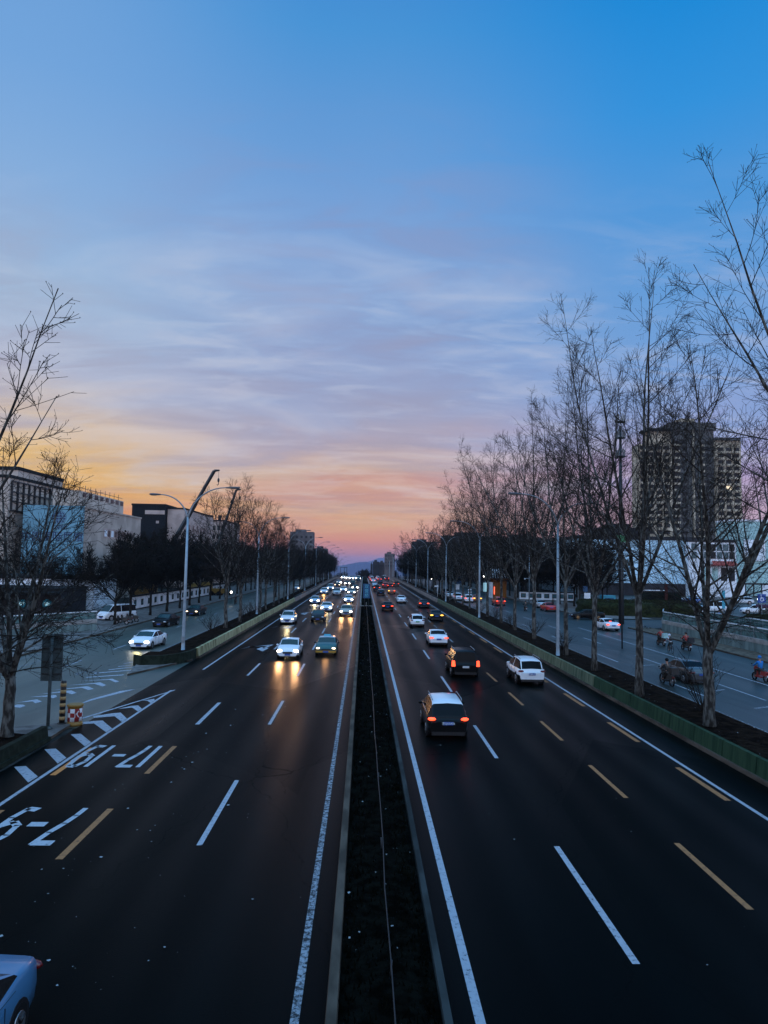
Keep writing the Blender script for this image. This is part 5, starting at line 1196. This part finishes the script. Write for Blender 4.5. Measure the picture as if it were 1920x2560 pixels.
    if beam:
        for sx in ((1, -1) if beam[2] == 2 else (0,)):
            ld = bpy.data.lights.new('headlight_beam', 'SPOT'); lo = bpy.data.objects.new('headlight_beam', ld); COL.objects.link(lo); lo.parent = t
            ld.energy = beam[0]; ld.color = beam[1]; ld.spot_size = R(78); ld.spot_blend = .9; ld.shadow_soft_size = .28
            lo.location = (sx * w * .7, hl + .12, zl); lo.rotation_euler = (R(79), 0, 0)
    return t
WARM = (1.0, .47, .17); YEL = (1.0, .80, .42)
LC, RC = 'cars coming towards the viewer', 'cars driving away'
# --- oncoming, left carriageway
car('sedan', 'sky', -6.42, 11.05, 180, 'bluish white sedan painted in shade tones cut off at the bottom left picture corner', lod=0, head='head_off')
car('sedan', 'white', -6.03, 61.3, 180, 'white sedan with bright headlights, nearest in the middle oncoming lane', lod=0, head='head_on', beam=(270, WARM, 2), scale=(1, 1, 1.03))
t = car('sedan', 'teal', -3.06, 63.7, 180, 'teal and gold taxi with amber headlights beside the median', 'taxi', lod=0, head='head_amber', low='gold', roof='silver', name='taxi', beam=(25, WARM, 1))
a = MB(); a.box(-.32, .32, -.30, -.05, 1.46, 1.60, 'sign_cyan', .03); a.build('roof_sign', t)
a = MB(); a.box(-.86, .86, 2.33, 2.345, .30, .46, 'paint_gold'); a.build('front_bumper', t)
car('suv', 'white', -9.44, 92.8, 180, 'white sport utility car in the outer oncoming lane beside the barrier', lod=0, head='head_amber', scale=(.95, .98, .95), beam=(150, YEL, 1))
car('sedan', 'dark', -5.93, 97.8, 180, 'dark blue grey sedan with unlit headlights in the middle oncoming lane', head='head_off', lod=1)
car('suv', 'beige', -2.43, 107.6, 180, 'champagne sport utility car with bright headlights beside the median', low='brown', head='head_on', lod=1, beam=(270, WARM, 2), scale=(.95, 1, .95))
car('sedan', 'white', -5.80, 117.0, 180, 'white sedan with wide grille directly behind the dark sedan', head='head_on', lod=1, beam=(160, YEL, 1))
car('hatch', 'paleblue', -9.01, 137.0, 180, 'pale bluish hatchback with lit lamps in the outer oncoming lane', head='head_on', lod=1, scale=(1, 1.02, .97), beam=(220, YEL, 1))
car('hatch', 'white', -2.77, 141.9, 180, 'rounded white hatchback with round glaring lamps behind the champagne one', head='head_on', lod=1, beam=(420, WARM, 1))
car('boxy', 'silver', -6.22, 172.8, 180, 'silver off road car with unlit lamps behind the pale hatchback', head='head_off', lod=1, scale=(.95, .97, .92))
car('suv', 'white', -9.48, 176.7, 180, 'pinkish white sport utility car throwing an orange glow on the outer lane', head='head_amber', lod=1, beam=(420, WARM, 1), scale=(.95, 1, .95))
car('suv', 'beige', -2.75, 174.0, 180, 'beige high roofed car with glaring lamps behind the rounded hatchback', low='black', head='head_on', lod=1, beam=(300, WARM, 1))
car('sedan', 'white', -5.22, 192.2, 180, 'white sedan partly hidden behind the silver off road car', head='head_on', lod=1)
car('van', 'silver', -9.07, 201.9, 180, 'grey minivan with two glaring lamps beside the left parapet', 'minivan', head='head_on', lod=1, scale=(.9, 1, .9), name='minivan')
car('sedan', 'dark', -2.32, 209.7, 180, 'dark sedan with one glaring lamp peeking out beside the median', head='head_on', lod=2, beam=(300, WARM, 1))
car('sedan', 'black', -8.20, 231, 180, 'black sedan with an orange bumper glow ahead of the grey minivan row', head='head_amber', lod=2)
car('sedan', 'brown', -5.40, 246.6, 180, 'dark red taxi with two round lamps far up the oncoming road', 'taxi', head='head_on', lod=2, name='taxi')
car('suv', 'dark', -3.58, 247.5, 180, 'dark sedan with bright windscreen right of the dark red taxi', head='head_off', lod=2)
car('sedan', 'silver', -8.6, 256, 180, 'silver car half hidden behind the far black sedan', head='head_on', lod=2)
car('suv', 'dark', -1.95, 288, 180, 'dark car close to the median near the crest', head='head_off', lod=2)
for x, y, k, p, l in ((-9.4, 338, 'suv', 'white', 'leftmost of the tiny lit cars on the crest'), (-7.2, 342, 'sedan', 'white', 'second tiny lit car from the left on the crest'), (-5.6, 335, 'sedan', 'silver', 'third tiny lit car from the left on the crest'), (-4.0, 334, 'hatch', 'white', 'fourth tiny lit car from the left on the crest'),
        (-2.1, 322, 'van', 'silver', 'tall dark fronted van beside the median on the crest')):
    car(k, p, x, y, 180, l, head='head_on', lod=2, group='tiny lit cars on the crest of the oncoming road')
# --- right carriageway, seen from behind
T_ = dict(tail='tail_on')
car('suv', 'black', 3.98, 35.2, 0, 'black sport utility car with reflection painted on its roof, nearest on the right road', roof='white', lod=0, tails=('tail_bright', 'tail_bright'), head='head_off', ptext='京QU0A56', scale=(1.0, 1.01, 1.0))  # white roof paint stands for the bright reflection on black
car('boxy', 'black', 7.32, 53.1, 0, 'boxy black off road car with tall red tail lights', lod=0, tails=('tail_bright', 'tail_on'), head='head_off', plate='plate_white', scale=(1, 1.0, 1.0))
car('suv', 'white', 11.35, 50.2, 0, 'white sport utility car with dark bumper in the right hand lane', lod=0, tail='tail_off', head='head_off', low='black', ptext='京N8K1F3', scale=(.98, .99, .98))
car('sedan', 'white', 7.40, 71.7, 0, 'white sedan with red tail lights behind the boxy black car', lod=0, tail='tail_on', head='head_off', low=None)
car('suv', 'white', 6.88, 92.0, 0, 'white compact utility car with green plate', lod=1, tail='tail_off', head='head_off', plate='plate_green', scale=(.93, .96, .90))
car('sedan', 'dark', 10.26, 101.7, 0, 'dark sedan with two yellow flashing lamps', lod=1, tail='tail_amber', head='head_off')
car('sedan', 'dark', 10.93, 130.4, 0, 'dark sedan with wide red tail lights by the right edge line', lod=1, tail='tail_bright', head='head_off')
car('sedan', 'white', 7.65, 144.4, 0, 'white coupe with dark lamps in the middle right lane', lod=1, tail='tail_off', head='head_off')
car('sedan', 'black', 4.13, 121.0, 0, 'black sedan with pinkish tail lights beside the median line', lod=1, tail='tail_on', head='head_off')
car('sedan', 'black', 4.32, 176.3, 0, 'plain black sedan without lit lamps in the inner right lane', lod=1, tail='tail_off', head='head_off', roof='silver')
car('sedan', 'orange', 7.29, 185.2, 0, 'orange taxi with one yellow and one red lamp', 'taxi', lod=1, tails=('tail_amber', 'tail_bright'), head='head_off', low='teal', name='taxi')
car('suv', 'dark', 3.85, 203.2, 0, 'dark utility car with red lamps in the inner right lane', lod=1, tail='tail_bright', head='head_off')
car('sedan', 'paleblue', 3.76, 236.8, 0, 'pale blue sedan squeezed beside the median behind the dark utility car', lod=2, tail='tail_off', head='head_off')
car('hatch', 'darkred', 8.43, 226.0, 0, 'dark red hatchback right behind the orange taxi', lod=2, tail='tail_on', head='head_off')
car('suv', 'red', 7.05, 230.5, 0, 'red utility car left of the dark red hatchback', lod=2, tail='tail_bright', head='head_off')
car('suv', 'brown', 11.10, 243.8, 0, 'dark brown utility car alone in the outer right lane', lod=2, tail='tail_on', head='head_off')
car('sedan', 'dark', 6.4, 269.3, 0, 'dark sedan ahead of the red utility car in the right jam', lod=2, tail='tail_off', head='head_off')
car('sedan', 'white', 3.96, 286.5, 0, 'white sedan with red lamps fifth along the median lane', lod=2, tail='tail_on', head='head_off', group=RC)
for x, y, k, p, tl, l in ((3.7, 304, 'sedan', 'red', 'tail_bright', 'tiny red car nearest the median in the far right jam'), (3.85, 320, 'suv', 'white', 'tail_on', 'tiny white roofed car behind the red one in the far jam'), (3.7, 340, 'van', 'silver', 'tail_off', 'tiny pale van at the crest beside the median'),
        (6.98, 309.9, 'sedan', 'red', 'tail_bright', 'tiny red car in the middle lane of the far right jam'), (6.67, 334, 'suv', 'white', 'tail_bright', 'tiny white car with red lamps middle of the crest'), (7.0, 352, 'suv', 'darkred', 'tail_on', 'tiny dark red car half sunk behind the crest'),
        (9.0, 344, 'suv', 'dark', 'tail_off', 'tiny dark car right of the crest centre'), (10.32, 315, 'suv', 'darkred', 'tail_bright', 'tiny dark red utility car outer lane of the far jam'), (10.2, 350, 'van', 'white', 'tail_on', 'tiny white van rightmost on the crest'), (12.0, 362, 'sedan', 'red', 'tail_bright', 'tiny red car sinking behind the crest on the far right'), (3.6, 358, 'suv', 'dark', 'tail_on', 'tiny dark car sinking behind the crest by the median')):
    car(k, p, x, y, 0, l, tail=tl, head='head_off', lod=2, group='tiny cars of the far right jam')
# --- service roads and car park
car('sedan', 'white', -19.35, 66.2, 176, 'white sedan with glowing lamps on the left service road', lod=0, head='head_on', beam=(90, (1, .85, .35), 1), scale=(1.04, 1.02, 1.02))
car('sedan', 'black', -23.44, 87.0, 174, 'black sedan with pale roof behind the white one on the left service road', lod=1, head='head_off')
car('sedan', 'dark', -23.9, 104.4, 176, 'dark sedan with one red glowing lamp farther along the left service road', lod=1, head='head_amber')
car('hatch', 'white', -14.87 - 3.2, 197, 180, 'small white car glimpsed over the left parapet', lod=2, head='head_amber')
car('sedan', 'white', 30.7, 90.4, 6, 'white sedan braking on the right service road by the junction', lod=0, tail='tail_on', head='head_off', brake=True)
car('sedan', 'grey', 23.2, 51.3, 3, 'grey sedan half hidden by the forked right trunk', lod=0, tail='tail_off', head='head_off', low=None)
car('sedan', 'black', 33.8, 107.9, 88, 'black sedan with golden wheels turning across the right service road', lod=0, head='head_off', tail='tail_off', rim='rim_gold', scale=(1.08, 1, 1))
car('sedan', 'red', 32.39, 125.4, 2, 'dark red sedan parked by the right kerb', lod=1, head='head_off')
car('sedan', 'silver', 33.3, 135, 2, 'silver sedan behind the red one by the right kerb', lod=1, head='head_off')
car('suv', 'red', 26.51, 140.3, 2, 'red car with a lit band across its tail between right trunks', lod=1, tail='tail_bright', head='head_off')
car('suv', 'white', 21.82, 149.5, 0, 'white utility car with red lamps between the right trunks', lod=1, tail='tail_bright', head='head_off')
car('sedan', 'orange', 24.0, 152.4, 0, 'orange red car with glowing lamps next to the white utility car', lod=1, tail='tail_amber', head='head_off')
car('suv', 'white', 18.0 + 2.6, 157, 0, 'white utility car with red lamps just beyond the parapet start', lod=1, tail='tail_bright', head='head_off')
car('sedan', 'silver', 20.4, 169, 0, 'silver sedan ahead of that white car on the right service road', lod=1, head='head_off')
car('suv', 'dark', 20.6, 180, 0, 'dark car third in line beyond the right parapet', lod=2, head='head_off')
car('suv', 'white', 69.5, 126, 80, 'white utility car parked at the right edge above the balustrade', lod=0, head='head_off')
car('van', 'white', 63.2, 129, 95, 'white minibus parked behind the bus shelter', 'minibus', lod=1, head='head_off', name='minibus')
car('suv', 'white', 86, 161, 70, 'white utility car parked before the bath shop front', lod=1, head='head_off')
car('sedan', 'black', 93, 152, 75, 'dark sedan parked right of the white one before the bath shop', lod=1, head='head_off')
car('sedan', 'blue', 74, 160, 85, 'blue car parked in the row before the glass wing', lod=1, head='head_off')
car('suv', 'grey', 66, 163, 85, 'grey car parked in the row before the glass wing', lod=1, head='head_off')
car('sedan', 'silver', 78.5, 170, 80, 'silver car parked farthest back near the glass wing', lod=1, head='head_off')
car('hatch', 'dark', 59, 150, 80, 'dark car parked left end of the car park row', lod=1, head='head_off')
car('van', 'white', -31.5, 93.5, 150, 'white van parked by the end of the left balustrade', 'van', lod=1, head='head_off', name='van')
car('suv', 'grey', -34.5, 99.5, 120, 'grey car parked beside the white van on the left pavement', lod=1, head='head_off')

# ------------------------------------------------------------------ riders, walkers, two-wheelers
mat('coat_white', (.48, .52, .60), .8); mat('coat_blue', (.02, .16, .45), .7); mat('coat_cream', (.42, .36, .30), .8)
def skin(name, nodes, edges, m, parent, sub=1):
    """one continuous body grown round a joint skeleton"""
    me = bpy.data.meshes.new(name); me.from_pydata([n[:3] for n in nodes], edges, []); me.materials.append(MATS[m])
    o = bpy.data.objects.new(name, me); COL.objects.link(o); o.parent = parent
    sk = o.modifiers.new('s', 'SKIN'); sk.use_smooth_shade = True
    for i, n in enumerate(nodes):
        v = me.skin_vertices[0].data[i]; r = n[3]; v.radius = (r, r) if not isinstance(r, tuple) else r; v.use_root = (i == 0)
    o.modifiers.new('u', 'SUBSURF').levels = sub; o.modifiers['u'].render_levels = sub
    return o
def person(label, x, y, rz, pose, top, bottom, head, z=0, name='person', pack=None):
    t = thing(name, label, 'person', (x, y, z), R(rz))
    if pose == 'ride':   # seated, hands forward, feet on the boards
        J = dict(pel=(0, 0, .82), waist=(0, .02, 1.0), chest=(0, .08, 1.24), neck=(0, .10, 1.42), head=(0, .13, 1.60))
        arm = lambda s: [(s * .19, .09, 1.34), (s * .27, .26, 1.12), (s * .27, .52, 1.02), (s * .27, .60, 1.02)]
        leg = lambda s: [(s * .10, .02, .80), (s * .15, .42, .78), (s * .14, .40, .36), (s * .14, .52, .30)]
    elif pose == 'cycle':
        J = dict(pel=(0, 0, .98), waist=(0, .08, 1.12), chest=(0, .26, 1.30), neck=(0, .38, 1.42), head=(0, .46, 1.56))
        arm = lambda s: [(s * .18, .32, 1.34), (s * .24, .48, 1.15), (s * .22, .64, 1.03), (s * .22, .70, 1.01)]
        leg = lambda s: [(s * .09, .02, .95), (s * .12, .34, .74 + .08 * s), (s * .11, .16, .42 + .10 * s), (s * .11, .27, .34 + .10 * s)]
    else:
        J = dict(pel=(0, 0, .92), waist=(0, 0, 1.08), chest=(0, .02, 1.32), neck=(0, .02, 1.50), head=(0, .03, 1.66))
        arm = lambda s: [(s * .19, .02, 1.42), (s * .25, .04 + .08 * s, 1.14), (s * .25, .12 + .16 * s, .90), (s * .24, .14 + .18 * s, .84)]
        leg = lambda s: [(s * .09, 0, .90), (s * .10, .06 + .10 * s, .50), (s * .10, .02 + .18 * s, .09), (s * .10, .14 + .18 * s, .05)]
    n = [(*J['pel'], .125), (*J['waist'], .115), (*J['chest'], .14), (*J['neck'], .06), (*J['head'], .095)]; e = [(0, 1), (1, 2), (2, 3), (3, 4)]
    h = J['head']; n += [(h[0], h[1], h[2] + .07, .085)]; e += [(4, 5)]
    for s in (1, -1):
        b = len(n); a = arm(s); n += [(*a[0], .06), (*a[1], .045), (*a[2], .034), (*a[3], .036)]; e += [(2, b), (b, b + 1), (b + 1, b + 2), (b + 2, b + 3)]
        b = len(n); l = leg(s); n += [(*l[0], .085), (*l[1], .062), (*l[2], .045), (*l[3], .042)]; e += [(0, b), (b, b + 1), (b + 1, b + 2), (b + 2, b + 3)]
    skin('body', n, e, 'skin', t)
    n = [(*J['pel'], .15), (*J['waist'], .145), (*J['chest'], .175), (J['neck'][0], J['neck'][1], J['neck'][2] - .03, .085)]; e = [(0, 1), (1, 2), (2, 3)]
    for s in (1, -1):
        b = len(n); a = arm(s); n += [(*a[0], .080), (*a[1], .062), (*a[2], .048)]; e += [(2, b), (b, b + 1), (b + 1, b + 2)]
    skin('jacket', n, e, top, t)
    n = [(J['pel'][0], J['pel'][1], J['pel'][2] - .01, .145)]; e = []
    for s in (1, -1):
        b = len(n); l = leg(s); n += [(*l[0], .10), (*l[1], .078), (*l[2], .058)]; e += [(0, b), (b, b + 1), (b + 1, b + 2)]
    skin('trousers', n, e, bottom, t)
    for s in (1, -1): l = leg(s); a = MB(); a.ell((l[3][0], l[3][1], l[3][2]), (.05, .12, .045), 'black_paint', 8, 5); a.build('shoe', t)
    a = MB(); a.ell((h[0], h[1] - .015, h[2] + .07), (.125, .14, .125), head, 12, 8); a.build('helmet' if head != 'hair' else 'hair', t)
    if pack: a = MB(); c = J['chest']; a.ell((0, c[1] - .22, c[2] - .02), (.17, .12, .24), pack, 10, 7); a.build('backpack', t)
    return t
def two_wheeler(name, label, x, y, rz, cm, kind='scooter', box=None, z=0):
    t = thing(name, label, 'scooter' if kind == 'scooter' else ('bicycle' if kind == 'bike' else 'motorbike'), (x, y, z), R(rz)); r = .24 if kind == 'scooter' else .33; wb = .62 if kind != 'bike' else .54
    for yy in (-wb + .05, wb + .12):
        a = MB(); pts = [(0, yy + r * math.cos(i * math.pi / 9), r + r * math.sin(i * math.pi / 9)) for i in range(19)]; a.tube(pts, .055 if kind != 'bike' else .02, 6, 'rubber', cap=False); wh = a.build('wheel', t)
        b = MB(); b.tube([(-.03, yy, r), (.03, yy, r)], r * (.55 if kind != 'bike' else .12), 10, 'rim'); b.build('hub', wh)
    a = MB()
    if kind == 'bike':
        for p, q in (((0, -.49, .33), (0, -.10, .90)), ((0, -.10, .90), (0, .48, .86)), ((0, -.02, .32), (0, .48, .82)), ((0, -.02, .32), (0, -.14, .88)), ((0, -.49, .33), (0, -.02, .32)), ((0, .66, .33), (0, .46, .98))): a.tube([p, q], .02, 6, cm)
        a.build('frame', t)
    else:
        a.box(-.15, .15, -.78, -.10, .42, .74, cm, .05); a.box(-.14, .14, -.15, .42, .24, .33, cm); a.box(-.17, .17, .40, .50, .26, .92, cm, .03); a.box(-.12, .12, .46, .66, .72, 1.0, cm, .04); a.tube([(0, .74, .3), (0, .50, .95)], .045, 6, 'steel_dark'); a.build('body', t)
    a = MB(); a.box(-.13, .13, -.55, .08, .75 if kind != 'bike' else .92, .82 if kind != 'bike' else .98, 'black_paint', .03) if kind != 'bike' else a.ell((0, -.14, .93), (.08, .14, .04), 'black_paint', 8, 5); a.build('seat', t)
    a = MB(); a.tube([(-.32, .56, 1.0), (-.12, .50, 1.03), (.12, .50, 1.03), (.32, .56, 1.0)], .018, 6, 'steel_dark'); a.build('handlebar', t)
    if kind != 'bike':
        a = MB(); a.box(-.09, .09, -.83, -.78, .56, .66, 'tail_off'); a.build('taillight', t)
        for s in (1, -1): a = MB(); a.ell((s * .34, .52, 1.16), (.06, .02, .04), 'glass_dark', 8, 5); a.tube([(s * .30, .55, 1.0), (s * .34, .52, 1.14)], .01, 4, 'steel_dark'); a.build('mirror', t)
        a = MB(); a.box(-.1, .1, -.86, -.84, .36, .48, 'plate_white'); a.build('number_plate', t)
    if box: a = MB(); a.box(-.26, .26, -1.08, -.60, .84, 1.28, box, .02); a.build('carrier_box', t)
    return t
two_wheeler('motorbike', 'dark motorbike beside the grey sedan on the right service road', 20.9, 49.0, 4, 'black_paint', 'motorbike', 'black_paint')
person('rider in black with a dark helmet on the motorbike beside the grey sedan', 20.9, 48.95, 4, 'ride', 'black_paint', 'black_paint', 'glass_dark', .02)
two_wheeler('scooter', 'delivery scooter with pale green box under the rider in red', 30.7, 73.4, 3, 'black_paint', 'scooter', 'wall_teal')
person('rider in a red jacket on the scooter with pale green box', 30.7, 73.4, 3, 'ride', 'red_paint', 'black_paint', 'black_paint')
two_wheeler('bicycle', 'bicycle under the hooded rider in white and blue', 28.92, 67.0, -6, 'steel_dark', 'bike')
person('cyclist in a white and blue hooded coat leaning over the handlebar', 28.92, 67.0, -6, 'cycle', 'coat_white', 'black_paint', 'coat_white', pack='black_paint')
two_wheeler('scooter', 'loaded scooter under the second rider in red near the forked trunk', 31.5, 69.4, 3, 'black_paint', 'scooter', 'wall_far_dark')
person('second rider in red, on the loaded scooter just left of the forked trunk', 31.5, 69.4, 3, 'ride', 'red_paint', 'black_paint', 'black_paint')
two_wheeler('scooter', 'red scooter under the blue clad rider at the right picture edge', 28.6, 51.2, 4, 'red_paint', 'scooter')
person('rider in a bright blue hooded coat at the right picture edge', 28.6, 51.2, 4, 'ride', 'coat_blue', 'black_paint', 'coat_blue')
two_wheeler('scooter', 'dark scooter alone on the empty right service road', 28.3, 124.6, 0, 'black_paint', 'scooter')
person('dark clothed rider alone far up the right service road', 28.3, 124.6, 0, 'ride', 'black_paint', 'black_paint', 'black_paint')
two_wheeler('scooter', 'dark scooter with a bright front lamp on the left service road', -23.0, 131, 180, 'black_paint', 'scooter')
person('dark clothed rider on the left service road between the trunks', -23.0, 131, 180, 'ride', 'black_paint', 'black_paint', 'black_paint')
for k, (x, y, l) in enumerate([(-28.5, 86.5, 'parked dark scooter nearest the lone left pavement tree'), (-28.6, 88.2, 'second parked dark scooter on the left pavement'), (-28.5, 90, 'third parked dark scooter on the left pavement')]): two_wheeler('scooter', l, x, y, 80 + k * 8, 'black_paint', 'scooter', z=.12)
tb = two_wheeler('bicycle', 'bicycle lying on the right pavement before the glass balustrade', 35.8, 90.8, 70, 'steel_dark', 'bike', z=.2); tb.rotation_euler = (0, R(78), R(70))
for x, y, rz, top, bot, hd_, l, pk in [(42.0, 88.5, 200, 'coat_cream', 'black_paint', 'coat_cream', 'person in a pale knitted cap behind the first glass balustrade', None), (46.5, 88.5, 20, 'coat_cream', 'black_paint', 'coat_cream', 'person in a cream hooded coat at the right edge by the railings', 'wall_greypink'),
        (66.2, 118, 30, 'black_paint', 'black_paint', 'hair', 'dark clothed person left of the white utility car at the right edge', None), (67.4, 118.5, 10, 'black_paint', 'black_paint', 'hair', 'second dark clothed person just right of the other near the white car', None), (44.2, 118, 80, 'black_paint', 'black_paint', 'hair', 'person walking behind the big clipped hedge', None),
        (35.6, 134, 0, 'black_paint', 'black_paint', 'hair', 'dark person on the right pavement by the white garden wall', None), (49.4, 104, 60, 'coat_white', 'black_paint', 'hair', 'person in a white top behind the blue and white bin', None), (52.6, 105, 60, 'coat_blue', 'black_paint', 'hair', 'person in a blue top near the plain blue bin', None), (38.3, 88.2, 0, 'black_paint', 'black_paint', 'hair', 'dark slim figure standing at the corner of the first balustrade', None)]:
    person(l, x, y, rz, 'stand', top, bot, hd_, .12 if y < 93 or x < 44 else 0, pack=pk)

# ------------------------------------------------------------------ footbridge the viewer stands on; unseen roof and rear panel added for shade
t = thing('footbridge', 'pedestrian footbridge the viewer stands on, unseen roof and panel added for shade', 'bridge', (0, -3, 0))
a = MB(); a.box(-42, 46, -4.6, 4.2, 5.7, 6.5, 'concrete'); a.build('deck', t)
a = MB(); a.box(-42, 46, 3.3, 3.38, 6.5, 7.55, 'steel_grey'); a.build('railing', t); a = MB(); a.box(-42, 46, -4.4, -4.3, 6.5, 7.55, 'steel_grey'); a.build('railing', t)
a = MB(); a.box(-42, 46, -5.2, 4.4, 9.7, 9.95, 'roof_dark'); a.build('roof', t)  # unseen roof added for shade
a = MB(); a.box(-42, 46, -4.75, -4.62, 4.9, 9.7, 'roof_dark'); a.build('shade_panel', t)
for x in (-36, -15.5, .6, 17.5, 38): a = MB(); a.box(x - .45, x + .45, -.9, .9, 0, 5.7, 'concrete'); a.build('pier', t)

# ------------------------------------------------------------------ evening air
hz = MB(); hz.box(-4010, 4010, -210, 12010, -225, 81, 'plate_white'); ho = hz.build('haze'); ho['kind'] = 'stuff'
hm_ = bpy.data.materials.new('haze_air'); hm_.use_nodes = True; ht = hm_.node_tree; ht.nodes.clear()
pv = ht.nodes.new('ShaderNodeVolumePrincipled'); pv.inputs['Color'].default_value = (.62, .66, .9, 1); pv.inputs['Density'].default_value = 6e-5; pv.inputs['Anisotropy'].default_value = .2
ho_ = ht.nodes.new('ShaderNodeOutputMaterial'); ht.links.new(pv.outputs[0], ho_.inputs['Volume'])
ho.data.materials.clear(); ho.data.materials.append(hm_)
